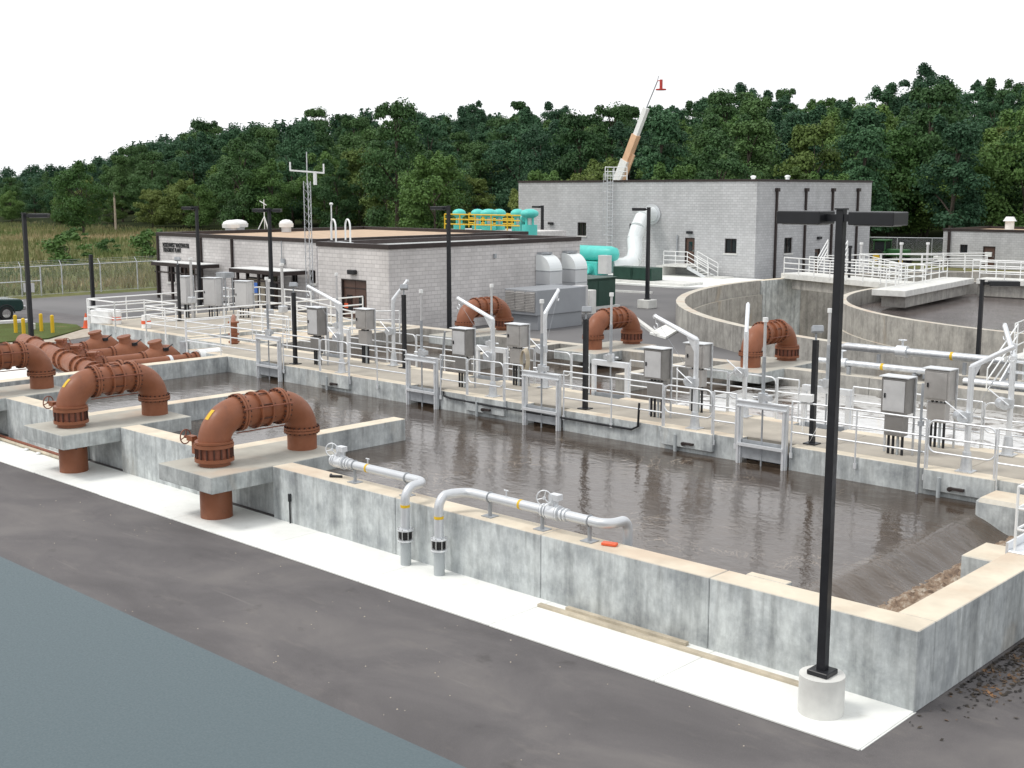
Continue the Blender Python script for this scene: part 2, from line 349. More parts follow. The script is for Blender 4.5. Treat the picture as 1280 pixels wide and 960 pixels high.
# meadow tufts (nobody could count them)
N = 52000; gy = rng.uniform(26, 118, N); gx = -79-rng.power(.8, N)*170
clump = np.sin(gx*.21+2*np.sin(gy*.13))*np.cos(gy*.17+gx*.03); hh = rng.uniform(.25, .6, N)*(1+.8*np.clip(clump, 0, 1)); ang = rng.uniform(0, math.pi, N); wd = rng.uniform(.06, .16, N)
bx = np.stack([gx, gy, np.zeros(N)], 1); dx = np.stack([np.cos(ang), np.sin(ang), np.zeros(N)], 1)*wd[:, None]
lean = np.stack([rng.normal(0, .12, N), rng.normal(0, .12, N), hh], 1)
V = np.stack([bx-dx*.5, bx+dx*.5, bx+dx*.2+lean, bx-dx*.2+lean*.95], 1).reshape(-1, 3)
o = npobj('tall_grass', V, np.arange(4*N).reshape(-1, 4), 'grass_blade'); o['kind'] = 'stuff'; o['label'] = 'tall dry meadow grass beyond the chain link fence'; o['category'] = 'grass'
# grit on the asphalt
N = 260; gx = rng.uniform(-26, -2, N); gy = rng.uniform(4.5, 13.2, N); r_ = rng.uniform(.004, .011, N)
base = np.array([[-1, -1, 0], [1, -1, 0], [1, 1, 0], [-1, 1, 0], [-.6, -.6, 1], [.6, -.6, 1], [.6, .6, 1], [-.6, .6, 1]])
V = (base[None]*r_[:, None, None]*np.array([1, 1, .9])+np.stack([gx, gy, np.zeros(N)+.001], 1)[:, None]).reshape(-1, 3)
q = np.array([[4, 5, 6, 7], [0, 1, 5, 4], [1, 2, 6, 5], [2, 3, 7, 6], [3, 0, 4, 7]])
o = npobj('grit', V, (q[None]+8*np.arange(N)[:, None, None]).reshape(-1, 4), 'gravel_path'); o['kind'] = 'stuff'; o['label'] = 'pale grit scattered over the asphalt road'; o['category'] = 'grit'
# ------------------------------------------------------------------ hill
def hill(x, y):
    A = 10*smooth(-440, -300, x) + 1 - 2.5*smooth(-120, 20, x)
    return A*smooth(112+.03*x, 235, y) + .6*math.sin(x*.05)*smooth(120, 160, y)
vs, fs = [], []; NX, NY = 70, 22
for j in range(NY):
    for i in range(NX):
        x = -720 + 900*i/(NX-1); y = 96 + 330*j/(NY-1); vs.append((x, y, hill(x, y)-.05))
fs = [(j*NX+i, j*NX+i+1, (j+1)*NX+i+1, (j+1)*NX+i) for j in range(NY-1) for i in range(NX-1)]
struct(MB().add(vs, fs, True).build('hillside', 'forest_floor'))
# ------------------------------------------------------------------ front basin
ZT, ZW = 1.15, .60
YN, YF = 24.15, 26.9           # walkway edges
XL, XR = -36.3, -6.6
def wall(parent, name, *b, mat='concrete', bev=.012): return MB().box(*b).build(name, mat, parent, bev)
basin = thing('aeration_basin', 'long front concrete tank of brown water beside the asphalt road', 'tank', (-21, 19.5, 0))
xs = [XR, -9.9, -13.3, -17.0, -20.9]
for a, b in zip(xs[1:], xs[:-1]): wall(basin, 'wall_panel', a+.006, b-.006, 14.9+.003*random.random(), 15.42, 0, ZT)
A_X = [-21.9, -28.15, -34.4]; B_X = [-21.5, -28.2, -34.9]
for k, ax in enumerate(A_X):
    MB().box(ax-1, ax+1, 15.10, 15.42, 0, ZT-.004).build('recessed_panel', 'concrete', basin, .01)
    nx = A_X[k+1]+1 if k < 2 else None
    if nx: wall(basin, 'wall_panel', nx+.006, ax-1-.006, 14.9, 15.42, 0, ZT)
    MB().box(ax-1.0, ax+1.0, 13.4, 16.9, .80, ZT+.004).build('pipe_ledge', 'concrete_ledge', basin, .015)
wall(basin, 'wall_panel', -37.4, A_X[2]-1.006, 14.9, 15.42, 0, ZT)
wall(basin, 'side_wall', XR-.55, XR, 15.42, 19.3, 0, ZT)
wall(basin, 'cross_wall', XL-.5, XL, 15.42, YN-.01, 0, ZT)
for dx_, y1 in ((-23.0, 20.45), (-29.3, 20.45)): wall(basin, 'dividing_wall', dx_-.32, dx_+.12, 15.43, y1, 0, ZT-.002)
wall(basin, 'coping_step', -9.6, -8.9, 15.43, 15.6, .9, ZT+.003)
# central walkway
walk = thing('walkway', 'concrete walkway between the two tanks, carrying gates and railings', 'walkway', (-21, 25.5, 0))
GX = [-33.72, -26.16, -21.45, -14.65]; GW = .66
edges = [-38.9]+[e for g in sorted(GX) for e in (g-GW, g+GW)]+[-4.0]
for a, b in zip(edges[::2], edges[1::2]):
    wall(walk, 'wall_panel', a, b, YN, YN+.35, 0, ZT); wall(walk, 'wall_panel', a, b, YF-.35, YF, 0, ZT)
for a, b in zip(edges[1:-1:2], edges[2:-1:2]):
    wall(walk, 'gate_sill', a+.005, b-.005, YN+.02, YN+.33, 0, .35); wall(walk, 'gate_sill', a+.005, b-.005, YF-.33, YF-.02, 0, .35)
x = -38.9
while x < -4.2:
    e = min(x+3.2, -4.0); wall(walk, 'deck_slab', x+.004, e-.004, YN+.355, YF-.355, .86, ZT-.004, mat='deck_tan'); x = e
for dxx in (-30.3, -23.6, -16.75, -10.0):
    wall(walk, 'crane_pad', dxx-.75, dxx+.75, YN-.10, YN+.352, .72, ZT+.004); wall(walk, 'crane_pad', dxx-.75, dxx+.75, YF-.352, YF+.10, .72, ZT+.004)
# pier, stilling block and outlet at the right end
wall(basin, 'pier', -9.3, -8.0, 23.2, YN-.005, 0, .95, bev=.08)
wall(basin, 'pier', -7.9, -7.2, 19.3, 20.3, 0, .95, bev=.02)
wall(basin, 'side_wall', XR-.5, XR, 21.2, YN-.004, 0, ZT-.3)
outl = thing('outlet_platform', 'steel grating platform with kerb at the right end of the front tank', 'platform', (-5.5, 21.8, 0))
MB().box(-7.15, -2.5, 19.31, YN-.01, 1.00, 1.17).build('deck', 'aluminium', outl, .01)
MB().box(-7.19, -7.15, 19.31, YN-.01, .96, 1.30).build('kerb_plate', 'aluminium', outl)
# rear basin
rear = thing('rear_basin', 'rear concrete tank beyond the walkway, with foaming water', 'tank', (-21, 31, 0))
for k, bx_ in enumerate(B_X):
    MB().box(bx_-1.0, bx_+1.0, 33.4, 37.0, .80, ZT+.004).build('pipe_ledge', 'concrete_ledge', rear, .015)
ed = [-46.0, -30, -24, -17.5, -12, 2]
for a, b in zip(ed, ed[1:]): wall(rear, 'wall_panel', a+.006, b-.006, 34.9, 35.4, 0, ZT, mat='concrete_old')
wall(rear, 'cross_wall', -38.5, -38.0, YF+.01, 34.89, 0, ZT-.003, mat='concrete_old')
wall(rear, 'dividing_wall', -30.6, -30.2, 30.2, 34.89, 0, ZT-.003, mat='concrete_old'); wall(rear, 'dividing_wall', -23.8, -23.4, 30.2, 34.89, 0, ZT-.003, mat='concrete_old')
wall(rear, 'outer_kerb', -46, -37.5, 36.9, 37.3, 0, .5); wall(rear, 'outer_kerb', -19, 2, 38.0, 38.35, 0, 1.05, mat='concrete_old')
# water sheets
def sheet(name, mat, x0, x1, y0, y1, z): return struct(MB().add([(x0, y0, z), (x1, y0, z), (x1, y1, z), (x0, y1, z)], [(0, 1, 2, 3)]).build(name, mat))
sheet('water', 'water_brown', XL, -9.5, 15.1, YN+.3, ZW)
sheet('water', 'water_foam', -21.0, 2, YF-.3, 34.95, ZW); sheet('water', 'water_brown', -38.0, -21.0, YF-.3, 34.95, ZW)
# water sliding over the weir
vs, fs = [], []; n, m = 40, 60
for i in range(n+1):
    u = i/n; x = -9.5+u*1.1
    for j in range(m+1):
        y = 15.42 + (YN-15.42)*j/m; z = ZW - .30*smooth(.12, .95, u) + .012*math.sin(y*9+u*3)*smooth(.1, .5, u)
        vs.append((x, y, z))
fs = [(i*(m+1)+j, (i+1)*(m+1)+j, (i+1)*(m+1)+j+1, i*(m+1)+j+1) for i in range(n) for j in range(m)]
struct(MB().add(vs, fs, True).build('water_fall', 'water_weir'))
vs, fs = [], []; n, m = 22, 160
for i in range(n+1):
    for j in range(m+1):
        x = -8.62+1.47*i/n; y = 15.42+(23.2-15.42)*j/m; vs.append((x, y, .29+.10*math.sin(i/n*3.1)+random.uniform(-.05, .07)*math.sin(min(1, i/4)*1.57)))
fs = [(i*(m+1)+j, (i+1)*(m+1)+j, (i+1)*(m+1)+j+1, i*(m+1)+j+1) for i in range(n) for j in range(m)]
o = MB().add(vs, fs, True).build('churned_froth', 'froth'); o['kind'] = 'stuff'; o['label'] = 'brown churned froth at the foot of the weir'; o['category'] = 'froth'
# ------------------------------------------------------------------ round tank
rtank = thing('round_tank', 'big round concrete tank with an inner ring of dark water', 'tank', (CX, CY, 0))
def ring(parent, name, mat, r0, r1, z0, z1, a0=0, a1=360, n=96):
    mb = MB(); k = max(2, int(n*(a1-a0)/360)); full = (a1-a0) >= 360; vs = []
    for i in range(k if full else k+1):
        t = R(a0+(a1-a0)*i/k); c, s_ = math.cos(t), math.sin(t)
        vs += [(CX+c*r0, CY+s_*r0, z0), (CX+c*r1, CY+s_*r1, z0), (CX+c*r1, CY+s_*r1, z1), (CX+c*r0, CY+s_*r0, z1)]
    q_ = len(vs)//4; fs = []
    for i in range(q_ if full else q_-1):
        a, b = 4*i, 4*((i+1) % q_); fs += [(a+1, b+1, b+2, a+2), (a+2, b+2, b+3, a+3), (a+3, b+3, b, a), (a, b, b+1, a+1)]
    mb.add(vs, fs, False)
    if not full: mb.add(vs[:4], [(0, 1, 2, 3)]); mb.add(vs[-4:], [(3, 2, 1, 0)])
    o = mb.build(name, mat, parent)
    return o
ring(rtank, 'outer_wall', 'concrete_old', RO-.45, RO, -3.6, ZT, -179.8, 171); ring(rtank, 'outer_wall', 'concrete', RO-.64, RO+.004, -3.6, ZT-.004, 171.1, 180.1)
ring(rtank, 'wall_band', 'concrete_old', RO-.62, RO-.46, -3.6, .25, -179.8, 171); ring(rtank, 'inner_wall', 'concrete_old', RI-.35, RI, -.2, ZT)
ring(rtank, 'inner_wall_band', 'concrete_old', RI-.3, RI+.12, -3.6, -.2); ring(rtank, 'centre_well', 'concrete_old', 4.6, 4.9, -.5, ZT)
ring(rtank, 'floor', 'concrete_old', 0.5, RO-.1, -3.65, -3.6)
vs = [(CX+(RI-.3)*math.cos(2*math.pi*i/96), CY+(RI-.3)*math.sin(2*math.pi*i/96), .35) for i in range(96)]
struct(MB().add(vs, [tuple(range(96))]).build('water', 'water_clarifier'))
# weir launder ring inside
ring(rtank, 'launder', 'concrete_old', RI-1.0, RI-.9, .2, .55, 20, 150)
# ------------------------------------------------------------------ brown pipe arches
def bolts(mb, c, axis, rad, n, ln, r=.022):
    c = Vector(c); ax = Vector(axis).normalized(); a = ax.cross(Vector((0, 0, 1)));  a = Vector((1, 0, 0)) if a.length < 1e-3 else a.normalized(); b = ax.cross(a)
    for i in range(n):
        t = 2*math.pi*(i+.5)/n; p = c+(a*math.cos(t)+b*math.sin(t))*rad; mb.cyl(p-ax*ln/2, p+ax*ln/2, r, 6)
def handwheel(mb, c, axis, rr, r=.014, spokes=3):
    mb.torus(c, axis, rr, r, 20, 6); c = Vector(c); ax = Vector(axis).normalized(); a = ax.cross(Vector((0, 0, 1)));  a = Vector((1, 0, 0)) if a.length < 1e-3 else a.normalized(); b = ax.cross(a)
    for i in range(spokes):
        t = 2*math.pi*i/spokes+.3; mb.cyl(c, c+(a*math.cos(t)+b*math.sin(t))*rr, r*.9, 6)
    mb.disc(c, ax, rr*.22, .04, 8)
def make_arch(label):
    t = thing('pipe_arch', label, 'pipe', group='brown pipe arches')
    r, zc, er, D = .33, 2.2, .62, 2.3; n = 28
    MB().cyl((0, 0, -.02), (0, 0, .79), r+.01, n).build('riser_pipe', 'pipe_brown', t)
    MB().disc((0, 0, .70), (0, 0, 1), r+.06, .07, n).build('flange', 'pipe_brown', t)
    for y in (0, D): MB().cyl((0, y, 1.152), (0, y, 1.58), r, n).build('stub_pipe', 'pipe_brown', t)
    for z in (1.285, 1.585): MB().disc((0, 0, z), (0, 0, 1), .415, .075, n).build('flange', 'pipe_brown', t)
    MB().disc((0, 0, 1.655), (0, 0, 1), .40, .045, n).build('flange', 'pipe_brown', t)
    MB().cyl((0, 0, 1.3), (0, 0, 1.58), .355, n).build('valve_body', 'brown_rod', t)
    MB().disc((0, D, 1.57), (0, 0, 1), .405, .05, n).build('flange', 'pipe_brown', t); MB().disc((0, D, 1.63), (0, 0, 1), .40, .045, n).build('flange', 'pipe_brown', t)
    arc = [(0, er-er*math.cos(R(a)), zc-er+er*math.sin(R(a))) for a in range(0, 91, 6)]
    MB().tube(arc, r+.012, n).build('elbow', 'pipe_brown', t)
    MB().tube([(0, D-y, z) for _, y, z in arc], r+.012, n).build('elbow', 'pipe_brown', t)
    MB().cyl((0, er, zc), (0, D-er, zc), r, n).build('spool_pipe', 'pipe_brown', t)
    for y in (er-.03, er+.035, D-er-.035, D-er+.03): MB().disc((0, y, zc), (0, 1, 0), .405, .05, n).build('flange', 'pipe_brown', t)
    cp = MB().cyl((0, D/2-.15, zc), (0, D/2+.15, zc), r+.03, n).build('coupling', 'pipe_brown', t)
    for y in (D/2-.14, D/2+.14): MB().disc((0, y, zc), (0, 1, 0), r+.075, .045, n).build('clamp_ring', 'pipe_brown', cp)
    for a in (15, 195, 285):
        c_, s_ = math.cos(R(a))*.44, math.sin(R(a))*.44
        MB().cyl((c_, er-.12, zc+s_), (c_, D-er+.12, zc+s_), .013, 8).build('tie_rod', 'brown_rod', t)
    b = MB(); bolts(b, (0, 0, 1.44), (0, 0, 1), .385, 16, .24, .02); bolts(b, (0, D, 1.60), (0, 0, 1), .375, 20, .17)
    for y in (er, D-er): bolts(b, (0, y, zc), (0, 1, 0), .375, 20, .20)
    bolts(b, (0, D/2, zc), (0, 1, 0), r+.055, 8, .40, .014); bolts(b, (0, 0, .70), (0, 0, 1), r+.045, 12, .14, .02)
    o = b.build('bolts', 'bolt_dark', t); o['kind'] = 'stuff'
    v = MB().cyl((-.34, -.1, 1.42), (-.55, -.1, 1.42), .06, 12).cbox((-.55, -.1, 1.50), (.12, .12, .34)).cbox((-.62, -.14, 1.66), (.22, .13, .11)).cyl((-.68, -.14, 1.66), (-.86, -.14, 1.66), .018, 8).build('valve_actuator', 'pipe_brown', t, .0)
    m = MB(); handwheel(m, (-.87, -.14, 1.66), (1, .25, 0), .155); m.build('handwheel', 'brown_rod', v)
    lb = MB()
    for i in range(3):
        a = R(36+i*5); q = (er-(er+r+.014)*math.cos(a), zc-er+(er+r+.014)*math.sin(a)); a2 = R(36+i*5+5); q2 = (er-(er+r+.014)*math.cos(a2), zc-er+(er+r+.014)*math.sin(a2))
        lb.add([(-.06, q[0], q[1]), (.06, q[0], q[1]), (.06, q2[0], q2[1]), (-.06, q2[0], q2[1])], [(0, 1, 2, 3)])
    lb.build('label_tape', 'yellow', t); return t
arch = make_arch('large brown pipe arch on the concrete ledge nearest the road lamp side')
arch.location = (A_X[0], 14.15, 0); arch['label'] = 'large brown flanged pipe arch on the nearest front ledge, beside the silver pipes'
dup(arch, (A_X[1], 14.15, 0), 0, 'second large brown pipe arch from the front, on the middle front ledge')
dup(arch, (A_X[2], 14.15, 0), 0, 'brown pipe arch on the farthest front ledge, cut by the left edge of the picture')
for bx_, lab in zip(B_X, ('rear brown pipe arch nearest the round tank', 'rear brown pipe arch in the middle, right of the grey air handler', 'rear brown pipe arch before the block wall, left of the grey air handler')):
    dup(arch, (bx_, 36.75, 0), math.pi, lab, None, ('valve_actuator', 'label_tape'))
# ------------------------------------------------------------------ brown manifold at the left
def pipe_run(name, label, path, r, flg, grp=None, mat='pipe_brown', bolt=True):
    t = thing(name, label, 'pipe', path[0], grp); MB().tube(path, r, 22).build('pipe', mat, t); b = MB()
    for c, ax in flg:
        MB().disc(c, ax, r*1.27, .09, 22).build('flange', mat, t)
        if bolt: bolts(b, c, ax, r*1.16, 14, .17, .02)
    if flg and bolt: o = b.build('bolts', 'bolt_dark', t); o['kind'] = 'stuff'
    return t
HZ = .66
ha, hb = Vector((-49.5, 23.0, HZ)), Vector((-37.2, 20.15, HZ)); hd_ = (hb-ha).normalized(); hp = lambda x: ha.lerp(hb, (x-ha.x)/(hb.x-ha.x))
pipe_run('header_pipe', 'long brown flanged header pipe behind the second pipe arch', [ha, hb], .33,
         [(hp(x), hd_) for x in (-47.6, -45.4, -43.2, -42.5, -40.9, -40.2, -39.0, -38.3, -37.4)], 'brown manifold pipes')
VX = [-46.4, -44.1, -41.8]
for vx, lab in zip(VX, ('leftmost', 'middle', 'rightmost')):
    y0 = hp(vx).y; bz = .58
    pipe_run('branch_pipe', lab+' brown branch pipe from the header to the bulbous check valves', [(vx, y0+.25, bz), (vx, 24.2, bz)], .2,
             [((vx, y, bz), (0, 1, 0)) for y in (y0+.45, y0+1.15, 24.0)], 'brown manifold pipes')
    g = thing('plug_valve', lab+' brown plug valve with capped bonnet on the manifold branch', 'valve', (vx, y0+.8, bz), 'brown plug valves'); y1 = y0+.8
    MB().cyl((vx, y1-.2, bz), (vx, y1+.2, bz), .27, 18).build('body', 'pipe_brown', g); MB().cyl((vx, y1, bz+.15), (vx, y1, bz+.38), .19, 16).build('bonnet', 'pipe_brown', g)
    MB().disc((vx, y1, bz+.40), (0, 0, 1), .24, .07, 16).build('cap', 'pipe_brown', g)
    m = MB().cyl((vx+.1, y1, bz+.34), (vx+.42, y1, bz+.34), .025, 8); handwheel(m, (vx+.43, y1, bz+.34), (1, 0, 0), .17); m.build('handwheel', 'brown_rod', g)
    c = thing('check_valve', lab+' of the three bulbous brown check valves before the platform wall', 'valve', (vx, 24.7, bz), 'brown check valves')
    MB().tube([(vx, 24.1, bz), (vx, 24.35, bz+.02), (vx, 24.7, bz+.08), (vx, 25.1, bz+.04), (vx, 25.35, bz-.1), (vx, 25.45, bz-.45)], [.22, .31, .39, .38, .30, .22], 22).build('body', 'pipe_brown', c)
    MB().cyl((vx, 24.62, bz+.3), (vx, 24.56, bz+.56), .27, 18, .22).build('neck', 'pipe_brown', c); MB().disc((vx, 24.55, bz+.58), (0, -.2, 1), .27, .07, 18).build('cover', 'pipe_brown', c)
    MB().cbox((vx+.37, 24.8, bz+.3), (.1, .2, .12)).cyl((vx+.37, 24.8, bz+.3), (vx+.46, 25.05, bz+.48), .022, 8).build('lever_arm', 'black_paint', c)
p4 = pipe_run('drain_pipe', 'thin brown pipe with white wrapped end behind the cross wall', [(-37.9, 20.5, .95), (-37.9, 24.9, .95)], .2, [((-37.9, 20.9, .95), (0, 1, 0)), ((-37.9, 23.5, .95), (0, 1, 0)), ((-37.9, 23.85, .95), (0, 1, 0))], 'brown manifold pipes')
MB().cyl((-37.9, 23.95, .97), (-37.9, 24.85, .97), .29, 18).build('white_wrap', 'white_paint', p4); MB().disc((-37.9, 22.8, .95), (0, 1, 0), .22, .12, 18).build('clamp', 'aluminium', p4)
for i, x in enumerate((-48.3, -44.6, -41.3, -38.7)):
    p = hp(x); tag(MB().box(x-.3, x+.3, p.y-.3, p.y+.3, 0, .36).build('pipe_saddle', 'concrete', None, .03), ('leftmost', 'second', 'third', 'rightmost')[i]+' concrete saddle block under the brown manifold, counted from the left', 'saddle', 'manifold saddles')
struct(MB().box(-50.1, -36.9, 15.6, 26.25, -.02, .05).build('manifold_slab', 'pavement'))
# ------------------------------------------------------------------ silver pipes on the front wall
def band(mb, c, ax, r): mb.disc(c, ax, r+.004, .05, 20)
def silver(label, rx, path, valve_x, stands, bands, sgn):
    r = .085; t = thing('silver_pipe', label, 'pipe', (rx, 14.62, 0), 'silver pipes on the front wall')
    MB().cyl((rx, 14.62, 0), (rx, 14.62, .52), .10, 18).build('riser', 'pvc_grey', t)
    MB().cyl((rx, 14.62, .53), (rx, 14.62, .68), .115, 18).build('rubber_joint', 'rubber', t)
    for z in (.50, .70): MB().disc((rx, 14.62, z), (0, 0, 1), .15, .03, 18).build('flange', 'aluminium', t)
    b = MB(); bolts(b, (rx, 14.62, .60), (0, 0, 1), .135, 8, .26, .012); b.build('bolts', 'chrome', t)['kind'] = 'stuff'
    MB().tube(path, r, 18).build('pipe', 'duct_silver', t)
    if valve_x is not None:
        v = MB().cyl((valve_x-.1, 15.17, 1.5), (valve_x+.1, 15.17, 1.5), .13, 18).cbox((valve_x, 15.17, 1.68), (.12, .12, .22)).cbox((valve_x+.07, 15.15, 1.78), (.2, .14, .1)).build('valve', 'aluminium', t)
        m = MB(); handwheel(m, (valve_x-.08, 15.02, 1.76), (.5, -1, .1), .13, .012); m.build('handwheel', 'aluminium', v)
        for dx_ in (-.22, -.13, .13, .22, .30): MB().disc((valve_x+dx_*1.0, 15.17, 1.5), (1, 0, 0), .135 if abs(dx_) < .2 else .115, .03, 18).build('flange', 'aluminium', t)
    for x in stands:
        m = MB().cyl((x, 15.17, ZT), (x, 15.17, 1.44), .035, 10).box(x-.12, x+.12, 15.06, 15.28, ZT, ZT+.015); m.torus((x, 15.17, 1.5), (1, 0, 0), r+.01, .012, 16, 6); m.build('pipe_stand', 'steel_dull', t)
    m = MB()
    for c, ax in bands: band(m, c, ax, r)
    m.build('yellow_band', 'yellow', t)
    x = stands[0]+.4*sgn; MB().cyl((x, 15.17, 1.57), (x, 15.17, 1.68), .014, 8).cyl((x-.05, 15.17, 1.69), (x+.05, 15.17, 1.69), .012, 8).build('bleed_tap', 'aluminium', t)
    return t
def arcp(c, u, v, r, n=8): c, u, v = Vector(c), Vector(u), Vector(v); return [c+u*(math.cos(math.pi/2*i/n)*r)+v*(math.sin(math.pi/2*i/n)*r) for i in range(n+1)]
r1 = -16.4
silver('left silver pipe rising over the front wall, running left to a valve', r1, [(r1, 14.62, .68)]+arcp((r1, 14.87, 1.25), (0, -1, 0), (0, 0, 1), .25)+arcp((r1-.25, 14.92, 1.5), (1, 0, 0), (0, 1, 0), .25)[1:]+[(-19.15, 15.17, 1.5)],
       -18.95, [-18.5, -16.95], [((r1, 14.62, 1.15), (0, 0, 1)), ((-18.1, 15.17, 1.5), (1, 0, 0))], 1)
r2 = -15.5
silver('right silver pipe rising over the front wall, running right to a handwheel valve', r2, [(r2, 14.62, .68)]+arcp((r2, 14.87, 1.25), (0, -1, 0), (0, 0, 1), .25)[:-2]+[(r2+.06, 14.9, 1.5)]+arcp((r2+.35, 14.92, 1.5), (-1, 0, 0), (0, 1, 0), .25)[2:]+[(-12.3, 15.17, 1.5)]+arcp((-12.3, 15.42, 1.5), (0, -1, 0), (1, 0, 0), .25)[1:]+arcp((-12.05, 15.5, 1.32), (0, 0, 1), (0, 1, 0), .18)[1:]+[(-12.05, 15.68, .5)],
       -13.25, [-14.75, -13.5, -12.45], [((r2, 14.62, 1.1), (0, 0, 1)), ((-14.0, 15.17, 1.5), (1, 0, 0))], 1)
tag(MB().cbox((-12.05, 15.2, ZT+.03), (.26, .12, .05), .3).build('orange_tool', 'orange', None, .01), 'small orange and white tool lying on the front wall by the silver pipe end', 'tool')
tag(MB().tube([(-19.3, 15.2, ZT+.02), (-19.2, 15.1, ZT+.03), (-19.0, 15.25, ZT+.02)], .03, 8).build('hose_coupling', 'black_paint'), 'black hose coupling lying on the front wall by the left silver pipe valve', 'coupling')
tag(MB().cyl((-20.28, 14.87, .01), (-20.28, 14.87, .55), .018, 8).cyl((-20.28, 14.87, .5), (-20.28, 14.87, .66), .035, 8).build('conduit_stub', 'black_paint'), 'thin black conduit standing against the front wall near the first pipe arch', 'conduit')
# lumber and thin pipes lying along the wall foot
def lay(name, label, cat, a, b, w, h, mat, z=.03): return tag(MB().bar((a[0], a[1], z+h/2), (b[0], b[1], z+h/2), w, h).build(name, mat, None, .006), label, cat, None)
lay('timber_board', 'long weathered board lying along the foot of the front wall', 'board', (-13.06, 14.60), (-8.0, 14.62), .10, .05, 'lumber')
lay('timber_board', 'shorter weathered board lying against the foot of the front wall', 'board', (-12.6, 14.78), (-10.2, 14.80), .09, .06, 'lumber')
tag(MB().cyl((-38, 14.78, .08), (-28.6, 14.62, .08), .05, 10).build('thin_pipe', 'brown_rod'), 'thin brown pipe lying along the left wall foot, nearer the wall', 'pipe')
tag(MB().cyl((-38, 14.62, .08), (-28.6, 14.48, .08), .04, 10).build('thin_pipe', 'lumber'), 'thin tan pipe lying along the left wall foot, nearer the road', 'pipe')
for i, d_ in enumerate((-30.6, -31.3)): tag(MB().cbox((d_, 14.42, .06), (.12, .10, .06), .4).build('loose_stone', 'white_paint', None, .02), ('right', 'left')[i]+' of the two small white lumps by the thin pipes', 'stone')
# ------------------------------------------------------------------ railings
POST = {}
def railing(name, label, pts, z, group, h=1.05, rails=(1.0, .66, .33), sp=1.75, r=.021, ends=True, outset=None, mat='aluminium', drop=.25, loopends=False):
    pts = [Vector((p[0], p[1], p[2] if len(p) > 2 else z)) for p in pts]; t = thing(name, label, 'railing', pts[0], group)
    if loopends and len(pts) == 2:
        a, b = pts; d = (b-a).normalized(); zt, zb = h, h*.36; c = .16; U = Vector((0, 0, 1))
        P = [a+U*(zb+c)]; 
        loop = []
        for cen, u, v in ((a+d*c+U*(zt-c), -d, U), (b-d*c+U*(zt-c), U, d), (b-d*c+U*(zb+c), d, -U), (a+d*c+U*(zb+c), -U, -d)): loop += arcp(cen, u, v, c, 5)
        MB().tube(loop, r, 8, closed=True).build('rail_loop', mat, t); m = MB().cyl(a+U*(h*.66), b+U*(h*.66), r, 8); m.build('rail', mat, t)
    else:
        for f in rails:
            m = MB(); m.tube([p+Vector((0, 0, h*f)) for p in pts], r, 8); m.build('rail', mat, t)
    proto = None
    for a, b in zip(pts, pts[1:]):
        n = max(1, round((b-a).length/sp))
        for i in range(n+1 if b == pts[-1] else n):
            p = a.lerp(b, i/n)
            if proto is None:
                key = (h, r, mat, drop)
                if key not in POST:
                    POST[key] = MB().cyl((0, 0, -drop), (0, 0, h-.01), r, 8).box(-.035, .035, -.02, .02, -drop, -drop+.12).mesh('post', mat)
            q = bpy.data.objects.new('post', POST[key]); COL.objects.link(q); q.parent = t; q.location = p-pts[0]
            proto = True
    return t
YR, YR2 = YN-.05, YF+.05
gs = sorted(GX); ordn = ('first', 'second', 'third', 'fourth')
def runs(y, side, pads):
    e = [-38.8]+[v for g in gs for v in (g-GW-.08, g+GW+.08)]+[-4.1]; k = 0
    for a, b in zip(e[::2], e[1::2]):
        k += 1; cut = [p for p in pads if a < p < b]
        where = ('left of the first gate', 'between the first and second gates', 'between the second and third gates', 'between the third and fourth gates', 'right of the fourth gate')[k-1]
        segs = [(a, b)]
        if cut:
            p = cut[0]; segs = [(a, p-.75), (p+.75, b)]
            railing('davit_railing', f'rounded silver rail panel at the {side} davit, {where}', [(p-.70, y), (p+.70, y)], ZT, f'{side} rounded rail panels', loopends=True, sp=1.4)
        for j, (u_, v_) in enumerate(segs):
            if v_-u_ < .2: continue
            side2 = '' if len(segs) == 1 else (', left of davit', ', right of davit')[j]
            railing('walkway_railing', f'{side} edge railing {where}{side2}', [(u_, y), (v_, y)], ZT, f'{side} walkway railings')
DX = [-30.3, -23.6, -16.75, -10.0]
runs(YR, 'near', DX); runs(YR2, 'far', DX)
railing('walkway_railing', 'silver pipe railing closing the left end of the walkway', [(-38.85, YR), (-38.85, 26.0)], ZT, 'walkway end railings')
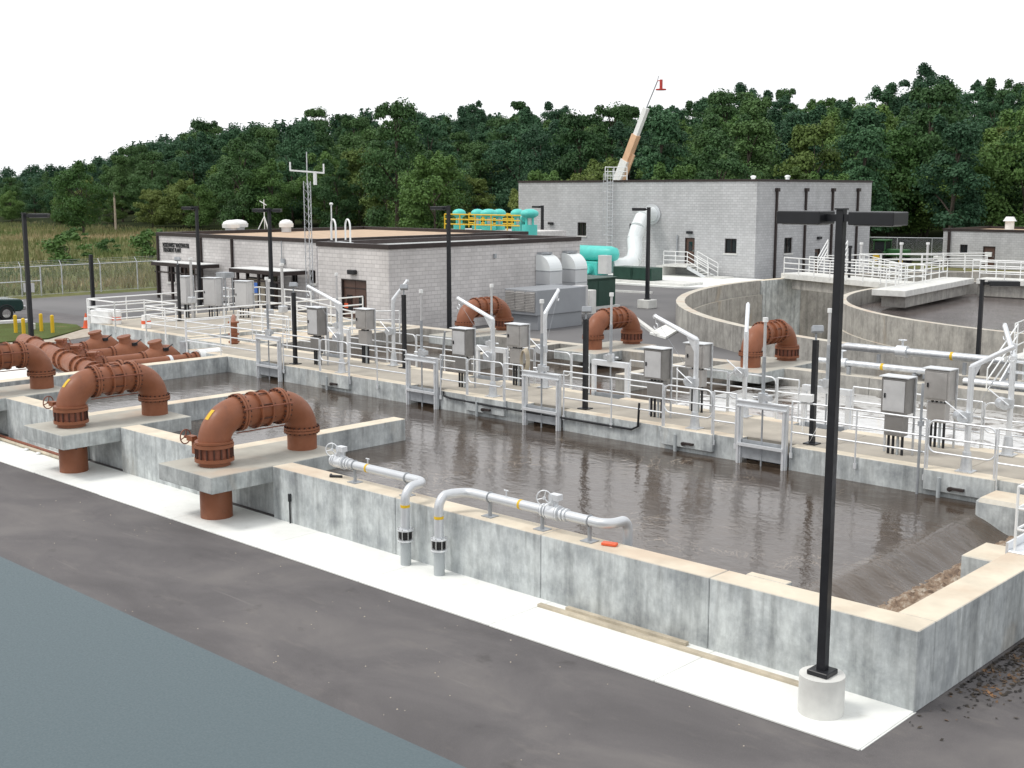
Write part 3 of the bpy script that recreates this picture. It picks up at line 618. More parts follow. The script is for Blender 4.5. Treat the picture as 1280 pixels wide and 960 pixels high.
# ------------------------------------------------------------------ sluice gates
def make_gate():
    t = thing('sluice_gate', 'x', 'sluice gate', group='sluice gates')
    for sx in (-1, 1):
        MB().box(sx*.60-.06, sx*.60+.06, -.14, -.05, -.85, .80).box(sx*.60-.02, sx*.60+.02, -.18, -.141, -.85, .79).build('guide_post', 'aluminium', t)
    y = MB().box(-.66, .66, -.155, -.045, .802, .95).box(-.66, .66, -.20, -.156, .80, .825).box(-.66, .66, -.20, -.156, .93, .952).build('yoke', 'aluminium', t)
    MB().box(-.60, .60, -.21, -.15, -.12, -.05).build('cross_bar', 'aluminium', t)
    MB().box(-.54, .54, -.10, -.07, -.42, .02).build('gate_leaf', 'steel_dull', t)
    MB().cyl((0, -.10, -.6), (0, -.10, .95), .022, 8).build('stem', 'steel_dull', t)
    op = MB().cyl((0, -.10, .952), (0, -.10, 1.16), .11, 14).cbox((.12, -.10, 1.06), (.18, .14, .12)).cyl((-.10, -.16, 1.06), (-.2, -.2, 1.06), .025, 8).build('gearbox', 'steel_galv', t)
    MB().cyl((0, -.10, 1.16), (0, -.10, 2.0), .042, 10).build('stem_cover', 'steel_dull', t); MB().cyl((0, -.10, 2.0), (0, -.10, 2.82), .034, 10).build('clear_stem_cover', 'screen', t)
    MB().cyl((0, -.10, 2.80), (0, -.10, 2.90), .062, 12).build('cap', 'white_paint', t)
    return t
g0 = make_gate()
for k, gx in enumerate(gs):
    lab = f'silver sluice gate with capped stem, {ordn[k]} from the left on the near walkway edge'
    if k == 0: g0.location = (gx, YN, ZT); g0['label'] = lab
    else: dup(g0, (gx, YN, ZT), 0, lab)
    dup(g0, (gx, YF, ZT), math.pi, f'silver sluice gate with capped stem, {ordn[k]} from the left on the far walkway edge')
# ------------------------------------------------------------------ davit cranes
def davit(base, tip, label):
    b = Vector(base); t = thing('davit_crane', label, 'davit crane', b, 'davit cranes'); top = b+Vector((0, 0, 2.2)); tip = Vector(tip)
    MB().box(b.x-.17, b.x+.17, b.y-.17, b.y+.17, b.z+.005, b.z+.03).build('base_plate', 'steel_galv', t)
    MB().cyl(b+Vector((0, 0, .03)), b+Vector((0, 0, .42)), .13, 14, .085).build('socket', 'steel_galv', t)
    MB().cyl(b+Vector((0, 0, .4)), top, .062, 14).build('mast', 'aluminium', t)
    MB().tube([top-Vector((0, 0, .03)), top, tip], .055, 10).build('arm', 'aluminium', t)
    d = (tip-top); d.z = 0; d.normalize(); m = MB(); m.add([top+d*.02-Vector((0, 0, .38)), top+d*.02, top+(tip-top)*.3, top+d*.10-Vector((0, 0, .38))], [(0, 1, 2, 3)]); s_ = d.cross(Vector((0, 0, 1)))*.012
    m = MB(); q = [top-Vector((0, 0, .40)), top, top+(tip-top)*.28]; m.add([v+s_ for v in q]+[v-s_ for v in q], [(0, 1, 2), (5, 4, 3), (0, 3, 4, 1), (1, 4, 5, 2), (2, 5, 3, 0)]); m.build('gusset', 'aluminium', t)
    w = b+Vector((0, 0, 1.15)); side = Vector((-.12, -.1, 0))
    wn = MB().cyl(w+side+Vector((-.10, .10, 0)), w+side+Vector((.07, -.07, 0)), .13, 16).cbox(w+Vector((-.02, -.02, 0)), (.16, .16, .2)).build('winch', 'steel_galv', t)
    MB().cyl(w+side+Vector((.08, -.08, 0)), w+side+Vector((.16, -.12, .0)), .02, 8).cyl(w+side+Vector((.16, -.12, 0)), w+side+Vector((-.32, -.08, .3)), .016, 8).build('crank', 'aluminium', wn)
    h = MB().cyl(tip-d*.03, tip-d*.03-Vector((0, 0, .16)), .012, 6); c = tip-d*.03-Vector((0, 0, .24))
    h.tube([c+d*(.07*math.cos(a_))+Vector((0, 0, .07*math.sin(a_))) for a_ in [R(x) for x in range(90, 361, 30)]], .014, 6); h.disc(tip, s_, .06, .05, 12); h.build('hook', 'aluminium', t)
    MB().cyl(tip-Vector((0, 0, .05)), w+d*.08+Vector((0, 0, .1)), .004, 5).build('cable', 'steel_dull', t)
wl = ('leftmost', 'second', 'third', 'rightmost')
for k, (x, tp, rise) in enumerate(zip(DX, ((385, 358), (572.5, 373), (819, 395.5), (1268, 433)), (3.79, 3.82, 3.79, 3.81))):
    q = Py(tp[0], tp[1], 24.6); davit((x, 24.4, ZT), (q.x, 24.6, q.z), f'{wl[k]} of the four davit cranes on the near walkway edge')
for k, (x, tp) in enumerate(zip(DX, ((509, 351), (698, 363), (935, 380.6), (1256, 407)))):
    q = Pz(tp[0], tp[1], 3.95); d = Vector((q.x-x, q.y-26.6)); 
    if d.length > 1.7: q = Vector((x+d.x/d.length*1.5, 26.6+d.y/d.length*1.5, 3.95))
    davit((x, 26.6, ZT), (q.x, q.y, 3.95), f'{wl[k]} of the four davit cranes on the far walkway edge')
# ------------------------------------------------------------------ black light posts on the walkway
def post_light(x, y, z, top, label):
    t = thing('light_post', label, 'lamp post', (x, y, z), 'short black light posts')
    MB().box(x-.15, x+.15, y-.15, y+.15, z, z+.025).build('base_plate', 'black_paint', t); MB().box(x-.055, x+.055, y-.055, y+.055, z+.025, top-.35).build('pole', 'black_paint', t)
    MB().cyl((x, y, top-.35), (x, y, top-.2), .025, 8).build('neck', 'steel_dull', t)
    MB().cbox((x+.04, y-.02, top-.1), (.26, .18, .16), R(40), R(-18)).build('lamp_head', 'steel_dull', t, .02)
for x, y, lab in ((-33.0, 24.6, 'short black light post on the walkway beside the first near gate'), (-20.47, 24.7, 'short black light post on the walkway before the rear middle pipe arch'),
                  (-13.75, 24.75, 'short black light post on the walkway behind the tall road lamp pole'), (-29.65, 26.5, 'short black light post on the far walkway edge before the block wall corner')):
    post_light(x, y, ZT, 3.9, lab)
q = Pz(225, 401, ZT); post_light(q.x, q.y, ZT, 4.0, 'short black light post on the left platform before the canopied entrance')
# ------------------------------------------------------------------ control cabinets
def cabinet(x, y, z, zb, zt, w, d, label, rz=0, face='screen', body='cabinet_dark', lower=True):
    t = thing('control_cabinet', label, 'cabinet', (0, 0, 0), 'control cabinets on stands')
    MB().box(-w/2, w/2, -d/2, d/2, zb-z, zt-z).build('box', body, t, .012)
    dr = MB().box(-w/2+.05, w/2-.05, -d/2-.018, -d/2-.001, zb-z+.05, zt-z-.05).build('door', face, t, .005)
    MB().cbox((-w/2+.1, -d/2-.03, (zb+zt)/2-z), (.03, .025, .1)).build('latch', 'black_paint', dr)
    MB().box(-w/2-.04, w/2+.04, -d/2-.05, d/2+.02, zt-z+.02, zt-z+.04).build('sunshade', 'aluminium', t)
    for sx in (-1, 1): MB().box(sx*(w/2+.03)-.02, sx*(w/2+.03)+.02, d/2-.04, d/2, 0, zt-z+.019).build('leg', 'steel_galv', t)
    if lower: MB().box(-w/2+.08, w/2-.08, -d/2+.05, d/2-.05, zb-z-.5, zb-z-.05).build('lower_box', body, t, .01)
    for i in range(4):
        xx = -w/2+.14+(w-.28)*i/3; MB().cyl((xx, 0, 0), (xx, 0, zb-z), .032, 8).build('conduit', 'black_paint' if i != 2 else 'pvc_grey', t)
    t.location = (x, y, z); t.rotation_euler = (0, 0, rz); return t
for k, (x, zb, zt) in enumerate(((-32.3, 2.15, 3.05), (-25.39, 2.1, 2.88), (-18.35, 2.15, 2.92), (-11.85, 2.08, 2.86))):
    cabinet(x, 25.0, ZT, zb, zt, .6, .36, f'pale fronted control cabinet on the near walkway side, {ordn[k]} from the left')
for k, (px, pt, pb) in enumerate(((456, 387, 411), (647, 406, 433), (873, 430, 459), (1176, 462, 500))):
    a, b = Py(px, pt, 26.35), Py(px, pb, 26.35); cabinet(a.x, 26.35, ZT, b.z, a.z, .58, .36, f'brown steel control cabinet on the far walkway side, {ordn[k]} from the left', 0, 'steel_box', 'steel_box')
# hose coil on second far cabinet, conduit along walkway wall, transducer tubes
q = Py(659, 450, 26.2); m = MB()
for i in range(5): m.torus((q.x, 26.15-.03*i, q.z), (0, 1, 0), .26-.01*i, .016, 20, 6)
for v in range(len(m.v)): x_, y_, z_ = m.v[v]; m.v[v] = (q.x+(x_-q.x)*.55, y_, q.z+(z_-q.z)*1.35)
tag(m.build('hose_coil', 'lumber'), 'tan hose coiled beside the second far control cabinet', 'hose')
pts = [(-25.3, YN-.05, ZT), (-25.28, YN-.06, 1.02), (-25.0, YN-.05, .98), (-23.2, YN-.13, .97), (-20, YN-.05, .95), (-18.45, YN-.05, .95), (-18.25, YN-.05, 1.05), (-18.22, YN-.05, ZT+.5)]
tag(MB().tube(pts, .03, 8).build('conduit', 'black_paint'), 'black conduit running along the near walkway wall between two cabinets', 'conduit')
for k, px in enumerate((410, 597, 846, 1180)):
    q = Py(px, 500, YN-.07); tag(MB().cyl((q.x, YN-.10, .35), (q.x, YN-.10, 1.02), .045, 10).build('stilling_tube', 'pvc_grey'), f'short grey tube on the near walkway wall in the water, {ordn[k]} from the left', 'tube', 'stilling tubes')
    tag(MB().cyl((q.x+.25, YN-.01, .82), (q.x+.25, YN-.16, .82), .05, 8).cbox((q.x+.4, YN-.12, .84), (.3, .12, .05)).build('level_bracket', 'bronze_trim'), f'dark bracket on the near walkway wall just above the water, {ordn[k]} from the left', 'bracket', 'wall brackets')
q = Py(545, 440, YN-.1); tag(MB().cyl(Pz(548, 515, ZW-.1), Py(556, 414, YN-.05), .03, 8).build('probe_rod', 'steel_dull'), 'slim leaning steel rod in the water beside the second near gate', 'rod')
q = Py(1150, 550, YN-.1); tag(MB().cyl((q.x, YN-.12, .4), (q.x, YN-.1, 2.95), .03, 8).cbox((q.x, YN-.1, 2.1), (.1, .1, .1)).build('probe_rod', 'steel_dull'), 'slim upright steel rod right of the tall lamp pole, before the cabinet', 'rod')
q = Py(1008, 498, YR); tag(MB().cbox((q.x, YR, 2.32), (.30, .18, .16), .3).cyl((q.x, YR, 1.9), (q.x, YR, 2.25), .02, 8).tube([(q.x-.05, YR, 2.25), (q.x-.02, YR-.1, 1.6), (q.x+.15, YR-.05, 1.35), (q.x+.3, YR, 1.7)], .008, 6).build('sensor_box', 'white_paint', None, .0), 'white sensor box on the near railing, left of the tall road lamp', 'sensor')
# ------------------------------------------------------------------ tall black lamps
def road_lamp(x, y, hb, top, label, heads, rb=.3, w=.075, square=False):
    t = thing('street_lamp', label, 'lamp post', (x, y, 0), 'tall black lamps')
    if square: MB().box(x-rb, x+rb, y-rb, y+rb, 0, hb).build('footing', 'pale_concrete', t, .02)
    elif hb: MB().cyl((x, y, 0), (x, y, hb), rb, 28).build('footing', 'pale_concrete', t)
    MB().box(x-.15, x+.15, y-.15, y+.15, hb, hb+.07).build('base_plate', 'black_paint', t, .01)
    m = MB(); a, b = w/2*1.15, w/2*.95
    m.add([(x+i*a, y+j*a, hb+.07) for i, j in ((-1, -1), (1, -1), (1, 1), (-1, 1))]+[(x+i*b, y+j*b, top) for i, j in ((-1, -1), (1, -1), (1, 1), (-1, 1))],
          [(3, 2, 1, 0), (4, 5, 6, 7), (0, 1, 5, 4), (1, 2, 6, 5), (2, 3, 7, 6), (3, 0, 4, 7)]); m.build('pole', 'black_paint', t, .004)
    MB().box(x-w*.62, x+w*.62, y-w*.62, y+w*.62, top, top+.02).build('pole_cap', 'black_paint', t)
    for dx_, dy_ in heads:
        d = Vector((dx_, dy_, 0)); l = d.length; d.normalize(); rz = math.atan2(d.y, d.x); zc = top-.10
        MB().cbox((x+d.x*(w/2+.07), y+d.y*(w/2+.07), zc), (.14, .07, .09), rz).build('bracket', 'black_paint', t)
        c = (x+d.x*(w/2+.14+(l-.2)/2), y+d.y*(w/2+.14+(l-.2)/2), zc)
        hd = MB().cbox(c, (l-.2, .40, .165), rz).build('lamp_head', 'black_paint', t, .012); MB().cbox((c[0], c[1], zc-.087), (l-.32, .3, .012), rz).build('lens', 'screen', hd)
    return t
road_lamp(-7.52, 14.05, .56, 6.66, 'tall black twin head lamp on a round concrete footing by the front wall corner', ((-.82, 0), (.80, 0)), .3, .105)
q = Pz(40, 433); road_lamp(q.x, q.y, 0, 5.9, 'tall black single head lamp beside the mown grass at the far left', ((.75, .75),), .3, .16)
road_lamp(-43.54, 58.2, .5, 5.9, 'tall black lamp on a square concrete block left of the round tank', ((-.9, -.3),), .42, .17, True)
q = Px(559, 411, -43.6); road_lamp(-42.9, 41.3, 0, 6.15, 'tall black lamp before the near building wall, left of the rear pipe arch', ((-.9, -.2), ), .3, .15)
q = Pz(343, 378); q = Py(340, 380, 38.9); road_lamp(q.x, 38.9, 0, 5.95, 'tall black lamp between the second canopy and the left platform', ((-.9, -.3), (.5, .4)), .3, .16)
q = Pz(253, 372); q = Py(250, 372, 40.6); road_lamp(q.x, 40.6, 0, 5.95, 'tall black lamp before the sign wall', ((-.9, -.3),), .3, .16)
q = Pz(117, 387); t = thing('black_post', 'plain slim black post on the road left of the platform railing', 'post', (q.x, q.y, 0)); MB().box(q.x-.09, q.x+.09, q.y-.09, q.y+.09, 0, 3.2).build('pole', 'black_paint', t); MB().box(q.x-.2, q.x+.2, q.y-.2, q.y+.2, 0, .05).build('base_plate', 'black_paint', t)
q = Px(1222, 470, -22); t0 = Pz(1222, 452, ZT); road_lamp(t0.x, t0.y, 0, Py(1225, 350, t0.y).z, 'black single head lamp in front of the round tank water at the right', ((1.0, .6),), .3, .12)
q = Pz(828, 320); road_lamp(-70.0, 78.5, 0, 5.6, 'short black lamp with one arm before the tall building left of its window', ((-1.0, 0),), .3, .2)
# ------------------------------------------------------------------ roof ledge under the camera
ld = thing('roof_ledge', 'smooth blue grey roof ledge in the near left corner', 'roof', (-4, 0, 5.6))
MB().box(-14, 1.5, -3.5, 1.44, 5.70, 5.9).build('cap', 'ledge_paint', ld, .03); MB().box(-13.8, 1.3, -3.4, 1.2, 0, 5.70).build('wall', 'block_tall', ld)
# ------------------------------------------------------------------ buildings
def wall_face(parent, axis, fix, u0, u1, z0, z1, ops, mat, sgn, dep=.22):
    """one wall face with openings; axis 'x' = wall runs along X at y=fix (faces -Y), 'y' = runs along Y at x=fix (faces +X)"""
    us = sorted({u0, u1, *[o[0] for o in ops], *[o[1] for o in ops]}); zs = sorted({z0, z1, *[o[2] for o in ops], *[o[3] for o in ops]}); m = MB()
    P = (lambda u, z, d=0: (u, fix+d, z)) if axis == 'x' else (lambda u, z, d=0: (fix-d, u, z))
    for a, b in zip(us, us[1:]):
        for c, d in zip(zs, zs[1:]):
            if any(o[0] <= a and b <= o[1] and o[2] <= c and d <= o[3] for o in ops): continue
            m.add([P(a, c), P(b, c), P(b, d), P(a, d)], [(0, 1, 2, 3)])
    for a, b, c, d in [o[:4] for o in ops]:
        for p, q_ in (((a, c), (a, d)), ((a, d), (b, d)), ((b, d), (b, c)), ((b, c), (a, c))): m.add([P(*p), P(*q_), P(*q_, dep), P(*p, dep)], [(0, 1, 2, 3)])
    return m.build('wall', mat, parent)
def opening(parent, axis, fix, o, kind):
    a, b, c, d = o[:4]; P = (lambda u, z, dd: (u, fix+dd, z)) if axis == 'x' else (lambda u, z, dd: (fix-dd, u, z))
    def bx(m, u0, u1, z0, z1, d0, d1):
        p, q_ = P(u0, z0, d0), P(u1, z1, d1); return m.box(min(p[0], q_[0]), max(p[0], q_[0]), min(p[1], q_[1]), max(p[1], q_[1]), z0, z1)
    if kind == 'window':
        w = bx(MB(), a+.05, b-.05, c+.05, d-.05, .16, .18).build('window', 'glass_dark', parent); f = MB()
        for u0, u1, z0, z1 in ((a, a+.06, c, d), (b-.06, b, c, d), (a+.06, b-.06, c, c+.06), (a+.06, b-.06, d-.06, d), ((a+b)/2-.025, (a+b)/2+.025, c+.06, d-.06)): bx(f, u0, u1, z0, z1, .10, .155)
        f.build('frame', 'bronze_trim', w); bx(MB(), a-.08, b+.08, c-.12, c-.004, -.06, .1).build('sill', 'pale_concrete', w)
    else:
        w = bx(MB(), a+.06, b-.06, c, d-.06, .12, .18).build('door', 'door_brown', parent); f = MB()
        for u0, u1, z0, z1 in ((a, a+.06, c, d), (b-.06, b, c, d), (a+.06, b-.06, d-.06, d)): bx(f, u0, u1, z0, z1, .02, .19)
        f.build('frame', 'bronze_trim', w)
        n = 2 if b-a > 1.4 else 1; wd = (b-a-.12)/n
        for i in range(n):
            u0 = a+.06+i*wd; bx(MB(), u0+wd*.28, u0+wd*.72, c+1.0, c+1.75 if d-c > 2 else c+1.5, .105, .119).build('pane', 'glass_dark', w)
            hs = u0+(wd-.14 if i == 0 else .08); bx(MB(), hs, hs+.05, c+.95, c+1.1, .06, .119).build('handle', 'chrome', w)
        if n == 2: bx(MB(), (a+b)/2-.012, (a+b)/2+.012, c+.01, d-.07, .112, .119).build('gap', 'bolt_dark', w)
        if d-c > 2.2: bx(MB(), a+.07, b-.07, c+2.08, c+2.12, .09, .119).build('transom', 'bronze_trim', w)
def building(name, label, x0, x1, y0, y1, h, mat, fo=(), so=(), roof='roof_white', par=.25, cop=.2, trim='bronze_trim'):
    t = thing(name, label, 'building', ((x0+x1)/2, (y0+y1)/2, 0))
    wall_face(t, 'x', y0, x0, x1, 0, h, [o for o in fo], mat, -1); wall_face(t, 'y', x1, y0, y1, 0, h, [o for o in so], mat, 1)
    MB().add([(x0, y1, 0), (x1, y1, 0), (x1, y1, h), (x0, y1, h)], [(3, 2, 1, 0)]).build('wall', mat, t); MB().add([(x0, y0, 0), (x0, y1, 0), (x0, y1, h), (x0, y0, h)], [(0, 1, 2, 3)]).build('wall', mat, t)
    MB().add([(x0+.01, y0+.01, h-par), (x1-.01, y0+.01, h-par), (x1-.01, y1-.01, h-par), (x0+.01, y1-.01, h-par)], [(0, 1, 2, 3)]).build('roof', roof, t)
    c = MB(); e = .06; cc = .28
    c.box(x0-e, x1+e, y0-e, y0+cc, h-.02, h+cop).box(x0-e, x1+e, y1-cc, y1+e, h-.02, h+cop).box(x0-e, x0+cc, y0+cc, y1-cc, h-.02, h+cop-.002).box(x1-cc, x1+e, y0+cc, y1-cc, h-.02, h+cop-.002); c.build('coping', trim, t)
    i = MB(); i.box(x0+.02, x1-.02, y0+.24, y0+.27, h-par, h-.021).box(x0+.02, x1-.02, y1-.27, y1-.24, h-par, h-.021).box(x0+.24, x0+.27, y0+.27, y1-.27, h-par, h-.021).box(x1-.27, x1-.24, y0+.27, y1-.27, h-par, h-.021)
    i.build('parapet', 'roof_white', t)
    for o in fo: opening(t, 'x', y0, o, o[4])
    for o in so: opening(t, 'y', x1, o, o[4])
    return t
def downspout(t, x, y, z1, w=.12, head=True, z0=0):
    p = MB().box(x-w/2, x+w/2, y-w/2, y+w/2, z0, z1).build('downspout', 'bronze_trim', t)
    if head: MB().box(x-w*1.1, x+w*1.1, y-w*1.1, y+w*1.1, z1, z1+.28).build('hopper', 'bronze_trim', p)
def wall_lamp(t, c, rz=0): MB().cbox(c, (.55, .22, .22), rz).build('wall_lamp', 'black_paint', t, .03)
# near building with the double door
def at(px, py, y): q = Py(px, py, y); return q.x, q.z
nb = building('block_building', 'low pale block building with brown double door beside the walkway', -49.4, -44.0, 38.4, 52.5, 4.15, 'block_near', [(-47.6, -45.66, .05, 2.58, 'door')], [], 'roof_white', .45)
wall_lamp(nb, (-46.6, 38.28, 2.95)); MB().cbox((-43.93, 45.6, 3.55), (.1, .16, .22)).build('wall_box', 'steel_dull', nb)
MB().cbox((-47.35, 38.5, 1.25), (.28, .02, .24)).build('notice', 'orange', nb)
# sign building
SB = (-73.3, -56.2, 43.6, 61.5, 3.95)
sb = building('entrance_building', 'long pale block building with wall lettering, gravel roof and canopied entrances', *SB, 'block_near',
              [(-72.2, -71.3, .9, 2.3, 'window'), (-70.6, -68.9, .05, 2.1, 'door'), (-61.6, -60.0, .05, 2.1, 'door'), (-58.7, -58.05, 1.55, 2.35, 'window'), (-56.95, -56.35, 1.6, 2.35, 'window')], [], 'roof_gravel', .02)
for x in (-73.15, -68.0, -64.55): downspout(sb, x, 43.52, SB[4]-.03, .13, False)
MB().cyl((-59.4, 43.5, 2.3), (-59.4, 43.5, SB[4]), .03, 8).cbox((-59.3, 43.5, 2.75), (.3, .12, .34)).build('alarm_conduit', 'steel_dull', sb)
def lettering(txt, size, loc, mat, parent, rot=(R(90), 0, 0)):
    cu = bpy.data.curves.new('lettering', 'FONT'); cu.body = txt; cu.size = size; cu.extrude = .012; cu.offset = .006; o = bpy.data.objects.new('tmp', cu); COL.objects.link(o)
    me = bpy.data.meshes.new_from_object(o.evaluated_get(bpy.context.evaluated_depsgraph_get())); bpy.data.objects.remove(o)
    me.materials.clear(); me.materials.append(M[mat]); n = bpy.data.objects.new('lettering', me); COL.objects.link(n); n.parent = parent
    n.location = Vector(loc)-WL[parent]; n.rotation_euler = rot; return n
def fit(txt, x0, x1, z, y, h, parent):
    n = lettering(txt, h*1.38, (x0, y, z), 'black_paint', parent); w = n.dimensions.x or 1; bpy.context.view_layer.update(); w = max(v.co.x for v in n.data.vertices); n.scale.x = (x1-x0)/w
a, b = Py(203, 308, 43.55), Py(236, 309.5, 43.55); fit('NORTHWEST WASTEWATER', a.x, b.x, (a.z+b.z)/2-.03, 43.57, .30, sb)
a, b = Py(203.5, 314, 43.55), Py(226, 315.5, 43.55); fit('TREATMENT PLANT', a.x, b.x, (a.z+b.z)/2-.03, 43.57, .30, sb)
def canopy(name, label, x0, x1, y0, y1, z, posts):
    t = thing(name, label, 'canopy', ((x0+x1)/2, y0, 0), 'entrance canopies'); MB().box(x0, x1, y0, y1, z, z+.22).build('fascia', 'bronze_trim', t); MB().box(x0+.08, x1-.08, y0+.08, y1-.05, z+.222, z+.26).build('roof_sheet', 'roof_white', t)
    for px_ in posts:
        MB().box(px_-.07, px_+.07, y0+.1, y0+.24, 0, z).build('post', 'bronze_trim', t)
    MB().box(x0+.15, x1-.15, y0+.14, y0+.20, z-.45, z-.36).build('rail_beam', 'bronze_trim', t)
def cnp(label, pa, pb, y0, ps):
    a, b = Py(pa, 335, y0), Py(pb, 335, y0); canopy('entrance_canopy', label, a.x, b.x, y0, 43.4, 2.1, [Py(p, 340, y0).x for p in ps])
    return a.x, b.x
cnp('dark flat canopy over the left entrance, under the wall lettering', 189, 250, 42.0, (194, 212, 229, 248))
cx0, cx1 = cnp('dark flat canopy over the middle entrance, right of the lettering', 286, 352, 41.6, (294, 320, 349))
q = Py(319, 349, 41.55); tag(MB().box(q.x-.2, q.x+.2, 41.52, 41.57, 1.0, 1.6).build('parking_sign', 'blue_sign', None, .01), 'small blue sign on the middle canopy post', 'sign')
pn = thing('notice_panel', 'tan panelled screen under the middle canopy', 'screen', (cx0+1.5, 42.6, 0)); MB().box(cx0+.5, cx0+2.3, 42.58, 42.64, .3, 1.7).build('panel', 'lumber', pn); MB().box(cx0+.4, cx0+.5, 42.5, 42.7, 0, 2.0).box(cx0+2.3, cx0+2.4, 42.5, 42.7, 0, 2.0).box(cx0+.5, cx0+2.3, 42.55, 42.66, 1.7, 1.8).build('frame', 'bronze_trim', pn)
# tall building
TB = (-76.2, -51.2, 82.2, 100.9, 7.6)
tb = building('tall_building', 'tall pale block building with small dark windows and downspouts', *TB, 'block_tall',
              [(-69.2, -68.2, 3.0, 4.15, 'window'), (-63.5, -62.5, 3.0, 4.15, 'window'), (-54.0, -52.9, 2.0, 3.15, 'window'), (-57.8, -56.85, 1.05, 3.12, 'door')],
              [(86.5, 87.75, 1.9, 3.15, 'window'), (91.4, 92.3, .05, 2.1, 'door')], 'roof_white', .3, .16)
for y in (85.0, 89.5, 93.9, 98.3): downspout(tb, -51.1, y, 6.8, .16)
for c in ((-72.2, 82.08, 4.0), (-57.3, 82.08, 3.55)): wall_lamp(tb, c)
wall_lamp(tb, (-51.08, 91.9, 3.0), R(90)); MB().cyl((-58.5, 82.1, 1.6), (-58.5, 82.1, 3.3), .06, 8).build('stand_pipe', 'steel_dull', tb)
for x in (-55.2, -52.0): MB().cyl((x, 88, 7.3), (x, 88, 8.0), .16, 10).ball((x, 88, 8.0), (.24, .24, .12), 10, 6).build('roof_vent', 'white_paint', tb)
ldr = thing('roof_ladder', 'caged steel ladder climbing the tall building wall to the roof', 'ladder', (-65.4, 82.0, 0))
for s_ in (-.28, .28): MB().cyl((-65.4+s_, 81.95, 2.0), (-65.4+s_, 81.95, 8.7), .03, 8).build('rail', 'aluminium', ldr)
for i in range(20): MB().cyl((-65.68, 81.95, 2.2+i*.3), (-65.12, 81.95, 2.2+i*.3), .018, 6).build('rung', 'aluminium', ldr)
for i in range(8): MB().tube([(-65.4+.45*math.cos(R(a)), 81.95+.75*math.sin(R(a)), 3.2+i*.72) for a in range(180, 361, 20)], .022, 6).build('cage_hoop', 'steel_galv', ldr)
for a in (215, 250, 290, 325): MB().cyl((-65.4+.45*math.cos(R(a)), 81.95+.75*math.sin(R(a)), 3.2), (-65.4+.45*math.cos(R(a)), 81.95+.75*math.sin(R(a)), 8.3), .018, 6).build('cage_bar', 'steel_galv', ldr)
railing('roof_railing', 'white guard rail at the top of the caged ladder', [(-66.0, 82.0), (-66.0, 83.2), (-64.6, 83.2), (-64.6, 82.0)], 7.75, None, 1.1, mat='white_paint', r=.035, drop=0)
# far right building
FB = (-47.6, -36.0, 108.0, 118.0, 3.3)
fb = building('small_building', 'small pale block building with tan roof at the far right', *FB, 'block_tall', [(-46.0, -45.3, 1.35, 2.1, 'window'), (-43.9, -42.8, .05, 2.0, 'door'), (-39.5, -38.8, 1.35, 2.1, 'window')], [], 'roof_gravel', .02)
for x in (-47.0, -38.0): downspout(fb, x, 107.9, 3.25, .2, False)
MB().box(-43.7, -43.1, 107.98, 108.1, 1.1, 1.5).build('notice', 'white_paint', fb)
MB().cyl((-44.0, 114, 3.3), (-44.0, 114, 4.1), .4, 14).cyl((-44.0, 114, 4.1), (-44.0, 114, 4.5), .6, 14, .35).build('roof_vent', 'white_paint', fb)
# ------------------------------------------------------------------ roof things
def fan(px, py, label, r=.5):
    q = Pz(px, py, SB[4]); t = thing('roof_fan', label, 'vent', q, 'roof fans'); MB().cyl(q, q+Vector((0, 0, .35)), r*.7, 16).build('curb', 'duct_silver', t)
    MB().cyl(q+Vector((0, 0, .35)), q+Vector((0, 0, .6)), r, 16, r*1.05).ball(q+Vector((0, 0, .6)), (r, r, .3), 16, 6).build('hood', 'white_paint', t)
fan(297, 290, 'larger white roof fan on the gravel roof, left of the antenna tripod', .75); fan(289, 291, 'low white roof fan at the left of the gravel roof', .6); fan(358, 290, 'small domed white roof vent between tripod and antenna tower', .5)
q = Pz(331, 290, SB[4]); t = thing('antenna_tripod', 'white antenna tripod standing on the gravel roof', 'antenna', q)
for a in (0, 120, 240): MB().cyl(q+Vector((.55*math.cos(R(a)), .55*math.sin(R(a)), 0)), q+Vector((0, 0, 1.1)), .035, 6).build('leg', 'white_paint', t)
MB().cyl(q+Vector((0, 0, .2)), q+Vector((0, 0, 2.3)), .03, 6).build('mast', 'white_paint', t); MB().cyl(q+Vector((-.5, 0, 2.2)), q+Vector((.3, 0, 1.9)), .025, 6).build('aerial', 'white_paint', t)
q = Vector((-55.2, 42.3, 0)); t = thing('antenna_tower', 'slim steel lattice weather tower in front of the gravel roof', 'tower', q)
cn = [q+Vector((.22*math.cos(R(a)), .22*math.sin(R(a)), 0)) for a in (90, 210, 330)]; tz = 7.4
for c in cn: MB().cyl(c, c+Vector((0, 0, tz)), .025, 6).build('leg', 'steel_galv', t)
m = MB()
for i in range(18):
    for j in range(3):
        a, b = cn[j], cn[(j+1) % 3]; z0 = i*tz/18; m.cyl(a+Vector((0, 0, z0)), b+Vector((0, 0, z0+tz/18)), .009, 4)
m.build('lacing', 'steel_galv', t); MB().cyl(q+Vector((0, 0, tz-.4)), q+Vector((0, 0, 9.0)), .03, 6).build('mast', 'steel_galv', t)
MB().bar(q+Vector((-.7, -.65, 8.0)), q+Vector((.7, .65, 7.85)), .09).cyl(q+Vector((-.68, -.63, 8.0)), q+Vector((-.68, -.63, 8.45)), .045, 6).cyl(q+Vector((.68, .63, 7.85)), q+Vector((.68, .63, 8.35)), .045, 6).cyl(q+Vector((.32, .3, 7.9)), q+Vector((.32, .3, 7.2)), .10, 8).build('sensor_arm', 'white_paint', t)
